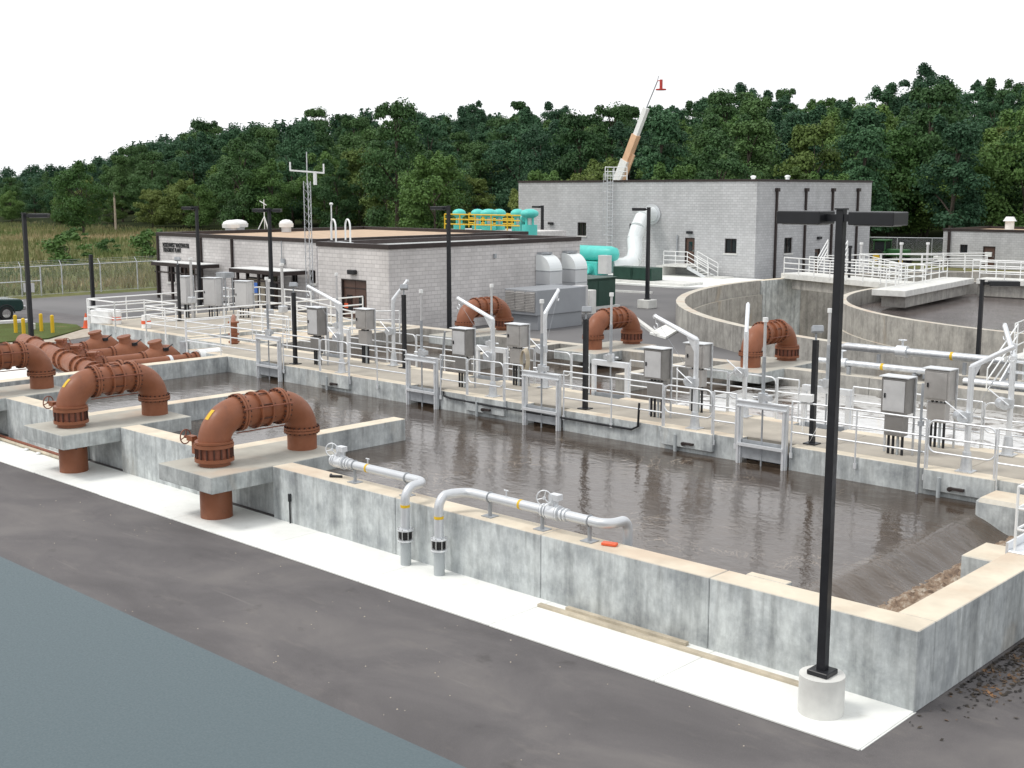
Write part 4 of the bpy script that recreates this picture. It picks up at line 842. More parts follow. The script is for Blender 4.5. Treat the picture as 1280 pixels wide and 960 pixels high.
q = Pz(415, 300, 4.15); t = thing('rain_gauge', 'slim white mast with a small two cup head on the near roof edge', 'mast', q); MB().cyl(q, q+Vector((0, 0, 2.0)), .035, 8).build('mast', 'white_paint', t); MB().cyl(q+Vector((-.15, .1, 2.0)), q+Vector((.15, -.1, 2.0)), .02, 6).ball(q+Vector((-.17, .1, 2.0)), .08, 8, 6).ball(q+Vector((.17, -.1, 2.0)), .08, 8, 6).build('cups', 'white_paint', t)
t = thing('ladder_hoops', 'pair of white looped handrails at the near roof edge', 'handrail', Pz(425, 301, 4.3))
for px in (420, 438):
    q = Pz(px, 303, 4.3); d = Vector((-.75, .3, 0)); MB().tube([q, q+Vector((0, 0, .6))]+[q+d*(.5-.5*math.cos(R(a)))+Vector((0, 0, .75+.4*math.sin(R(a)))) for a in range(0, 181, 20)]+[q+d+Vector((0, 0, .1))], .045, 8).build('hoop', 'white_paint', t)
MB().bar(Pz(413, 302, 4.3), Pz(438, 304, 4.3), .35, .06).build('step', 'aluminium', t)
# ------------------------------------------------------------------ ducts and air handler by the near building
def cowl(y, label):
    t = thing('duct_cowl', label, 'duct', (-43.4, y, 0), 'duct cowls'); x0, x1 = -43.98, -42.95
    MB().box(x0, x1, y-.5, y+.5, .9, 2.65).build('duct', 'duct_silver', t, .01); m = MB(); pr_ = [(x0, 2.652), (x1, 2.652)]+[(x1-.9*(1-math.cos(R(a))), 2.652+.85*math.sin(R(a))) for a in range(10, 91, 10)]+[(x0, 3.502)]
    n = len(pr_); m.add([(x, y-.5, z) for x, z in pr_]+[(x, y+.5, z) for x, z in pr_], [tuple(range(n)), tuple(range(2*n-1, n-1, -1))]+[(i, n+i, n+(i+1) % n, (i+1) % n) for i in range(n)]); m.build('cowl', 'duct_white', t)
    MB().box(x0, x1+.012, y-.512, y+.512, 2.60, 2.66).box(x0, x1+.012, y-.512, y+.512, 1.9, 1.94).build('seam', 'steel_dull', t); MB().box(x0-.0, x0+.4, y-.4, y+.4, 3.503, 3.62).build('wall_sleeve', 'steel_dull', t)
cowl(49.3, 'left curved silver duct cowl on the near building side wall'); cowl(51.4, 'right curved silver duct cowl at the near building far corner')
t = thing('air_handler', 'large grey louvred air handler unit beside the near building', 'air handler', (-41.2, 46.9, 0))
MB().box(-42.3, -40.4, 45.0, 48.4, 0, .75).build('base', 'hvac_grey', t, .01); MB().box(-42.5, -40.3, 44.8, 48.6, .752, 2.0).build('housing', 'hvac_grey', t, .015)
for i in range(3): MB().box(-42.4+i*.7, -41.8+i*.7, 44.76, 44.799, .9, 1.92).build('louvre', 'steel_box', t)
for i in range(12): MB().cbox((-41.4, 44.75, .95+i*.08), (2.0, .03, .045), 0, R(35)).build('slat', 'steel_box', t)
MB().cbox((-41.4, 49.4, 1.2), (.6, .7, 1.5)).build('control_box', 'cabinet_grey', t, .02); MB().cbox((-42.3, 51.3, .9), (.5, .6, 1.3)).build('control_box', 'pale_concrete', t, .02)
t = thing('generator_box', 'dark green generator enclosure behind the duct cowls of the near building', 'generator', (-46.6, 55.6, 0)); MB().box(-48.2, -45.3, 53.9, 57.4, .15, 1.75).build('enclosure', 'dark_green', t, .03); MB().box(-48.3, -45.2, 53.8, 57.5, 1.752, 1.82).build('roof', 'dark_green', t); MB().box(-48.4, -45.1, 53.7, 57.6, 0, .15).build('plinth', 'pale_concrete', t)
for i in range(2): MB().box(-45.299, -45.28, 54.1+i*1.65, 55.6+i*1.65, .25, 1.65).build('door', 'dark_green', t, .005)
t = thing('transformer', 'wide dark green transformer boxes on a concrete plinth before the tall building', 'transformer', (-56, 73.2, 0)); MB().box(-58.6, -50.6, 72.0, 74.4, 0, .3).build('plinth', 'pale_concrete', t, .02)
for a, b in ((-57.5, -55.73), (-55.68, -53.9)): d = MB().box(a, b, 72.5, 73.9, .3, 1.25).build('cabinet', 'dark_green', t, .03); MB().box(a+.1, b-.1, 72.47, 72.499, .40, 1.15).build('door', 'dark_green', d)
# teal blower unit and silver duct
t = thing('odour_scrubber', 'teal horizontal vessel with fan and panel before the tall building', 'scrubber', (-61, 74.5, 0))
MB().tube([(-66, 75.6, 1.95), (-65.7, 75.6, 1.95), (-60.2, 75.6, 1.95), (-59.7, 75.6, 1.95), (-59.45, 75.6, 1.95)], [.5, .62, .62, .5, .1], 20).build('vessel', 'teal', t); MB().box(-65, -60.9, 74.8, 76.2, .25, 1.34).build('housing', 'teal', t, .04)
MB().box(-60.5, -59.6, 74.4, 75.0, .45, 1.9).build('panel', 'cabinet_grey', t, .02); MB().cyl((-61.7, 74.3, .75), (-61.7, 75.0, .75), .42, 18).build('fan', 'teal', t); MB().box(-62.3, -59.4, 74.2, 76.4, .12, .25).build('skid', 'steel_dull', t)
t = thing('exhaust_duct', 'large silver duct bending from the teal vessel up into the wall', 'duct', (-60, 78, 0))
pts = [(-60.6, 76.0, 1.0), (-60.3, 77.4, .98), (-60.1, 78.4, 1.3), (-60.3, 78.9, 2.0), (-60.7, 79.3, 3.0), (-60.7, 79.7, 3.9), (-60.9, 80.5, 4.65), (-61.1, 81.3, 4.9), (-61.1, 82.22, 4.95)]
for k, (a, b) in enumerate(zip(pts, pts[1:])): MB().cyl(a, Vector(b)+(Vector(b)-Vector(a))*.04, .62-.002*k, 18).build('duct_section', 'duct_white', t)
MB().disc((-61.1, 82.12, 4.95), (0, 1, 0), .85, .1, 20).build('collar', 'duct_silver', t)
# entrance stairs of the tall building
t = thing('entrance_stair', 'white railed concrete stair and landing at the tall building door', 'stairs', (-56, 81, 0)); MB().box(-58.6, -56.2, 80.3, 82.15, .85, 1.03).build('landing', 'pale_concrete', t); MB().box(-59.3, -58.62, 80.4, 82.15, 0, .9).build('side_block', 'pale_concrete', t)
for i in range(6): MB().box(-56.2+i*.32, -55.86+i*.32, 80.35, 81.6, .86-i*.16, .92-i*.16).build('tread', 'pale_concrete', t)
for y in (80.34, 81.62): MB().bar((-56.2, y, .85), (-54.2, y, -.0), .06, .25).build('stringer', 'aluminium', t)
MB().box(-54.5, -52.9, 80.2, 81.9, .12, .2).build('foot_slab', 'pale_concrete', t)
railing('stair_railing', 'white railing on the landing and stair of the tall building door, nearer side', [(-58.5, 80.3, 1.03), (-56.2, 80.3, 1.03), (-54.2, 80.3, .15)], 1.03, 'tall building stair railings', mat='white_paint', r=.032, drop=0, sp=1.2)
railing('stair_railing', 'white railing on the stair of the tall building door, wall side', [(-56.2, 81.65, 1.03), (-54.2, 81.65, .15)], 1.03, 'tall building stair railings', mat='white_paint', r=.032, drop=0, sp=1.2)
# teal towers with yellow railing behind the gravel roof
tw = [(574, 'leftmost'), (597, 'second'), (611, 'third'), (624, 'fourth'), (647, 'fifth'), (662, 'rightmost')]
for k, (px, nm) in enumerate(tw):
    c = Py(px, 280, 66.0+(k % 2)*1.2); 
    if k == 5: c = Py(px, 280, 63.5)
    c.z = 0; r = .52 if k in (2, 5) else .42; tz = Py(px, 262, c.y).z; zb = Py(px, 281, c.y).z
    t = thing('scrubber_tower', nm+' of the teal capped tanks with yellow rails behind the gravel roof', 'tank', c, 'teal capped tanks')
    MB().cyl(c, c+Vector((0, 0, zb)), r*1.05, 18).build('shell', 'teal', t); MB().cyl(c+Vector((0, 0, zb)), c+Vector((0, 0, tz-.2)), r*.5, 16).build('neck', 'screen', t)
    for a in range(4): MB().box(c.x+r*.62*math.cos(R(a*90))-.05, c.x+r*.62*math.cos(R(a*90))+.05, c.y+r*.62*math.sin(R(a*90))-.05, c.y+r*.62*math.sin(R(a*90))+.05, zb, tz-.2).build('strut', 'teal', t)
    MB().ball(c+Vector((0, 0, tz-.28)), (r*1.25, r*1.25, .34), 18, 8).build('cap', 'teal', t)
q = Py(655, 280, 64.5); tag(MB().tube([(q.x-.3, q.y+.3, 3.2), (q.x-.3, q.y+.3, 4.2), (q.x, q.y, 4.75), (q.x+.3, q.y-.3, 5.0), (q.x+.6, q.y-.5, 4.95)], .3, 14).build('teal_elbow', 'teal'), 'fat teal elbow pipe beside the rightmost teal tank', 'pipe')
a, b, c = Py(556, 284, 65.2), Py(655, 284, 65.2), Py(600, 284, 69)
railing('yellow_railing', 'yellow guard railing in front of the teal capped tanks', [(a.x, a.y, 4.0), (b.x, b.y, 4.0)], 4.0, None, 1.1, mat='yellow', r=.05, drop=0, sp=1.6)
railing('yellow_railing', 'yellow guard railing behind the teal capped tanks', [(a.x-1, a.y+3.6, 4.0), (b.x-3, b.y+3.6, 4.0)], 4.0, None, 1.1, mat='yellow', r=.05, drop=0, sp=1.6)
tag(MB().box(a.x-.5, b.x+.3, 64.8, 69.5, 0, 3.95).build('tank_plinth', 'block_near'), 'plain block base under the teal capped tanks', 'plinth')
# ------------------------------------------------------------------ crane boom behind the tall building
cy_ = 104.0; A_, B_, C_ = Py(775, 222, cy_), Py(808, 135, cy_), Py(822, 101, cy_); dirv = (B_-A_).normalized(); base = A_-dirv*((A_.z-2.4)/dirv.z)
t = thing('mobile_crane', 'raised orange and white crane boom behind the tall building', 'crane', (base.x, cy_, 0))
MB().box(base.x-5, base.x+3, cy_-1.2, cy_+1.2, .7, 1.5).build('chassis', 'crane_paint', t); MB().box(base.x-2.2, base.x+1.2, cy_-1.1, cy_+1.1, 1.5, 3.0).build('turret', 'crane_paint', t)
for x in (-4, -2.4, 1, 2.4): MB().cyl((base.x+x, cy_-1.25, .55), (base.x+x, cy_-.8, .55), .55, 16).build('wheel', 'rubber', t)
MB().bar(base, A_.lerp(B_, .25), .95, .95).build('boom_base', 'white_paint', t); MB().bar(base+dirv*.3+Vector((.35, 0, 0)), A_.lerp(B_, .35)+Vector((.35, 0, 0)), .2, .9).build('boom_stripe', 'crane_paint', t)
MB().bar(A_.lerp(B_, .2), A_.lerp(B_, .62), .72, .72).build('boom_section', 'crane_paint', t); MB().bar(A_.lerp(B_, .6), B_, .52, .52).build('boom_section', 'white_paint', t)
MB().bar(B_, C_, .09, .09).build('jib', 'steel_dull', t); MB().cyl(C_, C_+Vector((.1, 0, .5)), .04, 6).build('tip_rod', 'steel_dull', t)
h = C_+Vector((.45, 0, 0)); MB().cyl(C_, h, .05, 6).cyl(h+Vector((0, 0, .1)), h-Vector((0, 0, .9)), .16, 10).disc(h-Vector((0, 0, .9)), (0, 0, 1), .55, .12, 14).build('hook_block', 'red_paint', t)
# ------------------------------------------------------------------ left platform
pl = thing('inlet_platform', 'raised concrete platform with white railings and panels before the entrances', 'platform', (-46, 30, 0))
for a, b in zip((-50.2, -47.5, -44.9), (-47.5, -44.9, -42.2)): wall(pl, 'wall_panel', a+.005, b-.005, 26.3, 26.7, 0, ZT)
wall(pl, 'side_wall', -50.2, -49.8, 26.71, 35.5, 0, ZT); wall(pl, 'side_wall', -42.6, -42.2, 26.71, 35.5, 0, ZT); wall(pl, 'rear_wall', -49.79, -42.61, 35.1, 35.5, 0, ZT)
for i in range(3): wall(pl, 'deck_slab', -49.79, -42.61, 26.71+i*2.8, 29.49+i*2.8, .8, ZT-.004, mat='deck_tan')
MB().box(-42.5, -42.1, 26.05, 26.295, .35, 1.0).build('wall_box', 'steel_dull', pl, .02)
wall(pl, 'side_deck', -42.19, -38.52, 28.4, 35.5, .7, 1.0); wall(pl, 'side_deck', -42.19, -38.91, 26.2, 27.2, .7, 1.12)
PR = dict(mat='white_paint', r=.03)
railing('platform_railing', 'white railing along the left part of the platform front', [(-50.05, 26.2), (-47.7, 26.2)], ZT, 'platform railings', **PR)
railing('platform_railing', 'white railing along the right part of the platform front and its right side', [(-45.2, 26.2), (-42.25, 26.2), (-42.25, 35.3)], ZT, 'platform railings', **PR)
railing('platform_railing', 'white railing along the left side and back of the platform', [(-50.1, 26.3), (-50.1, 35.3), (-46, 35.3)], ZT, 'platform railings', **PR)
railing('platform_railing', 'short white railing stepping back in the platform front', [(-47.7, 26.2), (-47.7, 27.6), (-45.2, 27.6), (-45.2, 26.2)], ZT, 'platform railings', **PR)
railing('platform_railing', 'white railing on the low deck between platform and walkway', [(-42.0, 28.5), (-38.6, 28.5)], 1.0, 'platform railings', **PR)
railing('stair_railing', 'white sloping handrail behind the left end of the walkway', [(-40.4, 30.0, 1.6), (-38.4, 31.5, 1.0), (-37.2, 33.0, 1.0)], 1.0, 'platform railings', **PR)
for px, pt, pb, w, lab in ((234, 346, 380, .5, 'leftmost'), (267, 348, 382, .72, 'second'), (306, 352, 384, .72, 'third')):
    q = Pz(px, 397, ZT); a, b = Py(px, pt, q.y), Py(px, pb, q.y)
    cabinet(q.x, q.y, ZT, b.z, a.z, w, .45, f'{lab} of the tall grey panels on the left platform', R(18), 'cabinet_grey', 'cabinet_grey', False)
q = Pz(283, 392, ZT); t = thing('pipe_rack', 'open steel rack with pipework between the platform panels', 'rack', q)
for dx_ in (-.3, .3):
    for dy_ in (-.2, .2): MB().cyl(q+Vector((dx_, dy_, 0)), q+Vector((dx_, dy_, 1.7)), .03, 6).build('upright', 'steel_dull', t)
MB().box(q.x-.36, q.x+.36, q.y-.26, q.y+.26, q.z+1.7, q.z+1.95).build('hood', 'steel_dull', t)
for i in range(3): MB().cyl(q+Vector((-.3, 0, .4+i*.4)), q+Vector((.3, 0, .4+i*.4)), .05, 8).build('pipe', 'aluminium', t)
for px, py, y, lab in ((238, 322, 30.3, 'pale gate stem tube with cap on the left platform, before the left canopy'), (352, 329, 30.5, 'tall pale gate stem tube with cap right of the middle canopy'), (335, 349, 29.2, 'shorter pale gate stem tube with cap before the middle canopy')):
    q = Py(px, py, y); t = thing('gate_stem', lab, 'gate stem', (q.x, y, 1.0), 'platform gate stems'); MB().cyl((q.x, y, 1.0), (q.x, y, q.z-.08), .06, 8).build('tube', 'screen', t); MB().cyl((q.x, y, q.z-.1), (q.x, y, q.z), .1, 10).build('cap', 'white_paint', t); MB().cbox((q.x, y, 2.0), (.3, .3, .3)).build('gearbox', 'steel_galv', t, .03)
q = Pz(293, 437, .9); t = thing('air_valve', 'small upright brown pipe with flanges on the low deck', 'pipe', (q.x, q.y, .9)); MB().cyl((q.x, q.y, .9), (q.x, q.y, 1.95), .14, 14).build('pipe', 'pipe_brown', t)
for z in (1.2, 1.5, 1.95): MB().disc((q.x, q.y, z), (0, 0, 1), .21, .06, 14).build('flange', 'pipe_brown', t)
MB().tube([(q.x, q.y, 1.9), (q.x-.3, q.y+.2, 2.0), (q.x-1.3, q.y+.9, 2.0), (q.x-1.5, q.y+1.0, 1.8), (q.x-1.5, q.y+1.0, 1.0)], .09, 10).build('branch', 'pipe_brown', t)
# ------------------------------------------------------------------ right end: bottom-right railing, stairs, grey pipes behind
railing('outlet_railing', 'white pipe railing at the platform corner by the right end wall', [(-2.6, 19.4), (-7.08, 19.4), (-7.08, 24.0)], 1.17, None, sp=1.6, r=.024, drop=.15, mat='white_paint')
rail_k = dict(mat='white_paint', r=.022, drop=0)
t = thing('rear_stair', 'short open metal stair rising to a deck behind the right end of the rear tank', 'stairs', (-13.0, 36.4, 0))
for i in range(5): MB().cbox((-13.2+i*.05, 35.55+i*.3, .75+i*.27), (1.5, .27, .05)).build('tread', 'aluminium', t)
for dx_ in (-.8, .8): MB().bar((-13.2+dx_, 35.3, .5), (-13.0+dx_, 36.9, 1.95), .05, .2).build('stringer', 'aluminium', t)
MB().box(-14.2, -8.0, 37.0, 38.6, 1.75, 1.9).build('deck', 'pale_concrete', t)
for dx_ in (-14.0, -11.0, -8.3): [MB().box(dx_-.1, dx_+.1, yy_, yy_+.2, 0, 1.75).build('leg', 'aluminium', t) for yy_ in (37.2, 38.3)]
railing('stair_railing', 'sloping white handrail on the left of the rear stair', [(-14.0, 35.3, .7), (-13.8, 36.9, 1.9)], 1, 'rear stair railings', **rail_k)
railing('stair_railing', 'sloping white handrail on the right of the rear stair', [(-12.4, 35.3, .7), (-12.2, 36.9, 1.9)], 1, 'rear stair railings', **rail_k)
railing('deck_railing', 'white railing around the raised deck behind the rear stair', [(-13.9, 36.95), (-14.15, 38.5), (-8.0, 38.5)], 1.9, None, **rail_k)
railing('deck_railing', 'white railing on the near side of the raised deck behind the rear stair', [(-12.1, 37.02), (-8.0, 37.02)], 1.9, None, **rail_k)
def grey_run(label, path, taps, bands, r=.10):
    t = thing('grey_pipe', label, 'pipe', path[0], 'grey pipes behind the rear tank'); MB().tube(path, r, 14).build('pipe', 'steel_galv', t)
    for p in taps:
        p = Vector(p); v = MB().cyl(p-Vector((.18, 0, 0)), p+Vector((.18, 0, 0)), r*1.5, 14).cyl(p, p+Vector((0, 0, .35)), .04, 8).build('valve', 'aluminium', t); m = MB(); handwheel(m, p+Vector((0, 0, .38)), (0, 0, 1), .13, .014); m.build('handwheel', 'aluminium', v)
    m = MB()
    for p in bands: m.disc(p, (1, 0, 0), r+.006, .09, 14)
    m.build('band', 'yellow', t)
    n = max(2, int(abs(path[0][0]-path[-1][0])/2.2))
    for i in range(n):
        f = (i+.5)/n; x = path[0][0]+(path[-1][0]-path[0][0])*f; y = path[len(path)//2][1]; MB().box(x-.05, x+.05, y-.05, y+.05, ZT-.3, path[len(path)//2][2]-r*.8).build('stand', 'steel_dull', t)
grey_run('nearer grey pipe on the rear tank wall, with valve and orange band', [(-19.4, 35.15, 1.5), (-15.6, 35.15, 1.5), (-15.3, 35.1, 1.48), (-15.1, 34.8, 1.3), (-15.05, 34.6, .6)], [(-18.6, 35.15, 1.5)], [(-17.2, 35.15, 1.5)])
grey_run('farther grey pipe running along behind the rear tank to the stair', [(-20.3, 38.15, 1.05), (-20.3, 38.15, 1.4), (-20.2, 38.15, 1.55), (-20.0, 38.15, 1.62), (-14.4, 38.15, 1.62)], [(-18.0, 38.15, 1.62)], [(-16.3, 38.15, 1.62)], .13)
grey_run('low grey pipe passing below the rear stair', [(-14.8, 35.6, 1.25), (-4, 35.6, 1.25)], [(-9, 35.6, 1.25)], [(-12.6, 35.6, 1.25)], .12)
q = Py(1170, 448, 37.9); tag(MB().cbox((q.x, 37.95, .95), (.85, .1, .28)).cyl((q.x-.7, 37.95, 1.0), (q.x-.5, 37.95, .95), .06, 8).build('flood_light', 'steel_dull', None, .01), 'small grey light box on the wall behind the rear tank', 'light')
# ------------------------------------------------------------------ round tank bridges
br = thing('access_bridge', 'concrete access bridge from the outer ring to the inner ring of the round tank', 'bridge', (-37, 70, 0))
a, b = Vector((-42.2, 71.0, 0)), Vector((-32.2, 67.3, 0)); d = (b-a).normalized(); nrm = Vector((-d.y, d.x, 0))
def slab(t, name, a, b, w0, w1, z0, z1, mat='pale_concrete'):
    d = (b-a).normalized(); n_ = Vector((-d.y, d.x, 0)); MB().prism([tuple((p+n_*w).xy) for p, w in ((a, w0), (b, w0), (b, w1), (a, w1))], z0, z1).build(name, mat, t, .02)
slab(br, 'deck', a, b, 0, 2.2, 1.16, 1.52); slab(br, 'beam', a+d*.8, b-d*.3, .3, 1.9, .5, 1.159, 'concrete_old')
ib = thing('inner_bridge', 'long concrete beam walkway over the inner ring water of the round tank', 'bridge', (-30.5, 69, 0))
p0, p1 = Vector((-29.7, 63.0, 0)), Vector((-31.0, 75.2, 0)); slab(ib, 'deck', p0, p1, 0, 1.9, 1.16, 1.5); slab(ib, 'beam', p0-(p0-p1)*.06, p1, .25, 1.6, .5, 1.159, 'concrete_old')
p2, p3 = Vector((-30.8, 75.0, 0)), Vector((-14.0, 75.8, 0)); slab(ib, 'cross_deck', p2, p3, .0, 1.8, 1.162, 1.49); slab(ib, 'cross_beam', p2, p3, .3, 1.5, .4, 1.159, 'concrete_old')
BR = dict(mat='white_paint', r=.035, drop=.1, sp=1.5)
tz = 1.5
for lab, pts in (('white railing on the near side of the access bridge', [a+d*.3, b]), ('white railing on the far side of the access bridge', [a+d*.3+nrm*2.1, b+nrm*2.1]),
                 ('white railing along the far side of the inner bridge', [Vector((-31.6, 64.5, 0)), Vector((-32.8, 75.3, 0))]), ('white railing on the near side of the cross walkway', [p2+Vector((.2, 0, 0)), p3]),
                 ('white railing on the far side of the cross walkway', [p2+Vector((-1, 1.8, 0)), p3+Vector((0, 1.8, 0))]), ('white railing between the access bridge and the inner bridge', [Vector((-33.0, 69.3, 0)), Vector((-40.5, 78.5, 0)), Vector((-33, 82, 0))]),
                 ('white railing on the outer ring beyond the access bridge', [Vector((-41.0, 74.5, 0)), Vector((-38.5, 80.5, 0)), Vector((-34.5, 85.5, 0))])):
    railing('bridge_railing', lab, [(p.x, p.y, tz) for p in pts], tz, 'round tank railings', **BR)
for i, f in enumerate((.12, .3)): p = a+d*(10.5*f)+nrm*2.0; railing('stair_railing', ('left', 'right')[i]+' of the two steep white handrails behind the access bridge', [(p.x, p.y, 1.5), (p.x-.2, p.y+1.6, 2.6)], 1.5, 'access bridge stair rails', **BR)
for lab, px, py, y in (('slim white capped post behind the access bridge, just right of the twin lamp', 1077, 303, 80), ('white capped post before the green tractor', 1127, 303, 79), ('white capped post right of the green tractor', 1160, 303, 84), ('slim dark post on the access bridge beside the twin lamp', 1063, 307, 70)):
    q = Py(px, py, y); t = thing('capped_post', lab, 'post', (q.x, y, 0), 'capped posts'); MB().cyl((q.x, y, 0), (q.x, y, q.z-.15), .09, 8).build('pole', 'black_paint' if 'dark' in lab else 'cabinet_grey', t); MB().cyl((q.x, y, q.z-.15), (q.x, y, q.z), .13, 10).build('cap', 'black_paint' if 'dark' in lab else 'white_paint', t)
# ------------------------------------------------------------------ chain link fences
def fence(label, pts, h, sp, grp, arms=True, mid=None):
    t = thing('chain_link_fence', label, 'fence', (*pts[0], 0), grp); gal = 'steel_galv'
    for a, b in zip(pts, pts[1:]):
        a = Vector((*a, 0)); b = Vector((*b, 0)); ln = (b-a).length; n = round(ln/sp); U = Vector((0, 0, 1)); d = (b-a)/ln; nn = Vector((-d.y, d.x, 0))
        MB().cyl(a+U*h, b+U*h, .035, 8).build('top_rail', gal, t); MB().cyl(a+U*.08, b+U*.08, .012, 6).build('tension_wire', gal, t)
        for i in range(n+1):
            p = a.lerp(b, i/n); q = MB().cyl(p, p+U*(h+.03), .045, 8).build('post', gal, t)
            if arms: MB().cyl(p+U*h, p+U*(h+.33)+nn*.28, .02, 6).build('outrigger', gal, q)
        m = MB(); st = .075; N_ = int(ln/st)
        for i in range(N_):
            s0 = i*st
            for sg in (1, -1):
                e = s0+sg*h*.8; z1 = h
                if e < 0: z1 = s0/.8; e = 0
                if e > ln: z1 = (ln-s0)/.8; e = ln
                p, q = a+d*s0+U*.05, a+d*e+U*z1; w = d*.003; m.add([p-w, p+w, q+w, q-w], [(0, 1, 2, 3)])
        o = m.build('wire_mesh', gal, t); o['kind'] = 'stuff'
        if arms:
            m = MB()
            for k in (.1, .2, .3): m.cyl(a+U*(h+k*1.1)+nn*k*.9, b+U*(h+k*1.1)+nn*k*.9, .006, 4)
            m.build('barbed_wire', gal, t)['kind'] = 'stuff'
    return t
fence('chain link fence with barbed wire between road and meadow at the left', [(-78, 14), (-78, 47.5)], 1.95, 2.75, None)
t = thing('fence_gate', 'lower mid rail gate panel in the left chain link fence', 'gate', (-77.9, 30, 0)); MB().cyl((-77.9, 25, 1.0), (-77.9, 37.6, 1.0), .035, 8).build('mid_rail', 'steel_galv', t); MB().cyl((-77.9, 37.6, 0), (-77.9, 37.6, 1.9), .05, 8).build('gate_post', 'steel_galv', t)
fence('chain link fence before the trees between tall building and far right building', [(-58, 113), (-40, 120.5)], 2.3, 3.2, None, False)
# ------------------------------------------------------------------ bollards, cone, small things at left
for k, (px, py) in enumerate(((20, 416), (30, 420.5), (52, 414), (66, 416))):
    q = Pz(px, py, .05); t = thing('bollard', ('leftmost', 'second', 'third', 'rightmost')[k]+' of the four yellow bollards on the mown grass', 'bollard', q, 'yellow bollards'); MB().cyl(q-Vector((0, 0, .05)), q+Vector((0, 0, .82)), .088, 14).build('tube', 'yellow', t); MB().ball(q+Vector((0, 0, .82)), (.088, .088, .06), 14, 6).build('cap', 'yellow', t)
q = Pz(108, 411); q.z = .04; t = thing('traffic_cone', 'orange traffic cone at the platform corner', 'cone', q); MB().box(q.x-.2, q.x+.2, q.y-.2, q.y+.2, .04, .08).build('base', 'orange', t); MB().cyl(q+Vector((0, 0, .04)), q+Vector((0, 0, .75)), .16, 16, .03).build('cone', 'orange', t); MB().cyl(q+Vector((0, 0, .40)), q+Vector((0, 0, .55)), .098, 16, .075).build('stripe', 'white_paint', t)
for k, (px, py, y) in enumerate(((146, 405, 27.2), (183, 410, 27.4))):
    q = Pz(px, py, ZT); t = thing('caution_drum', ('left', 'right')[k]+' white and orange drum on the platform front', 'drum', (q.x, q.y, ZT), 'caution drums'); MB().cyl(q, q+Vector((0, 0, .55)), .2, 14, .18).build('body', 'white_paint', t); MB().cyl(q+Vector((0, 0, .18)), q+Vector((0, 0, .32)), .203, 14, .197).build('band', 'orange', t)
q = Pz(133, 404, ZT); tag(MB().cbox((q.x, q.y, ZT+.3), (1.1, .8, .6), .3).build('white_chest', 'white_paint', None, .04), 'white storage chest on the left end of the platform', 'chest')
q = Pz(42, 413); tag(MB().cyl((q.x, q.y, .05), (q.x, q.y, .3), .1, 12).ball((q.x, q.y, .3), (.12, .12, .08), 12, 6).build('ground_light', 'pale_concrete'), 'small pale ground light beside the left lamp pole', 'light')
q = Pz(37, 373); t = thing('road_sign', 'small white sign seen from behind by the left fence', 'sign', q); MB().cyl(q, q+Vector((0, 0, 1.0)), .04, 8).build('post', 'steel_galv', t); MB().cbox(q+Vector((0, 0, .7)), (.7, .04, .6), R(45)).build('board', 'cabinet_grey', t)
# ------------------------------------------------------------------ pickup truck (heading +Y, front in view)
tr = thing('pickup_truck', 'dark green pickup truck cut by the left edge of the picture', 'truck', (-65.3, 26.9, 0)); ox, oy = -65.3, 26.9
def prof(name, pts, hw, mat, parent, bev=.05, top=None):
    n = len(pts); vs = []
    for s_ in (-1, 1): vs += [(ox+s_*(hw-(.16*max(0, (z-1.1)/.7) if top else 0)), oy+y, z) for y, z in pts]
    return MB().add(vs, [tuple(range(n)), tuple(range(2*n-1, n-1, -1))]+[(i, n+i, n+(i+1) % n, (i+1) % n) for i in range(n)]).build(name, mat, parent, bev)
prof('body', [(-2.7, .45), (3.0, .45), (3.12, .6), (3.12, .95), (3.0, 1.10), (1.45, 1.18), (-.2, 1.18), (-2.7, 1.15)], .98, 'truck_green', tr, .06)
cab = prof('cab', [(-1.0, 1.16), (1.5, 1.17), (.75, 1.78), (.5, 1.84), (-.75, 1.84), (-.95, 1.7)], .95, 'truck_green', tr, .05, True)
for y0, y1, y2, y3 in ((-.8, .05, -.05, -.7), (.12, 1.28, .72, .12)): MB().add([(ox+.955, oy+y0, 1.22), (ox+.955, oy+y1, 1.22), (ox+.83, oy+y2, 1.72), (ox+.83, oy+y3, 1.72)], [(0, 1, 2, 3)]).build('window', 'glass_dark', cab)
MB().add([(ox-.86, oy+1.505, 1.22), (ox+.86, oy+1.505, 1.22), (ox+.76, oy+.84, 1.76), (ox-.76, oy+.84, 1.76)], [(0, 1, 2, 3)]).build('windscreen', 'glass_dark', cab)
MB().cbox((ox+1.08, oy+1.05, 1.28), (.2, .12, .18)).build('mirror', 'black_paint', tr, .03); MB().cbox((ox+.99, oy+.2, 1.02), (.03, .16, .04)).build('handle', 'chrome', tr)
for s_ in (-1, 1): MB().cbox((ox+s_*.78, oy+3.09, .92), (.34, .12, .2)).build('headlight', 'screen', tr, .03)
MB().cbox((ox, oy+3.16, .62), (1.96, .16, .24)).build('bumper', 'chrome', tr, .04); MB().cbox((ox, oy+3.13, .9), (1.1, .04, .22)).build('grille', 'black_paint', tr); MB().box(ox+.93, ox+1.03, oy-.9, oy+1.3, .38, .45).build('side_step', 'chrome', tr)
for sx in (-1, 1):
    for y in (-1.85, 2.12):
        w = MB().cyl((ox+sx*.78, oy+y, .38), (ox+sx*1.0, oy+y, .38), .38, 22).build('wheel', 'rubber', tr); MB().cyl((ox+sx*.80, oy+y, .38), (ox+sx*1.012, oy+y, .38), .23, 16).build('rim', 'chrome', w)
        MB().tube([(ox+sx*.985, oy+y+.46*math.cos(R(a)), .38+.46*math.sin(R(a))) for a in range(0, 181, 15)], .035, 6).build('wheel_arch', 'black_paint', tr)
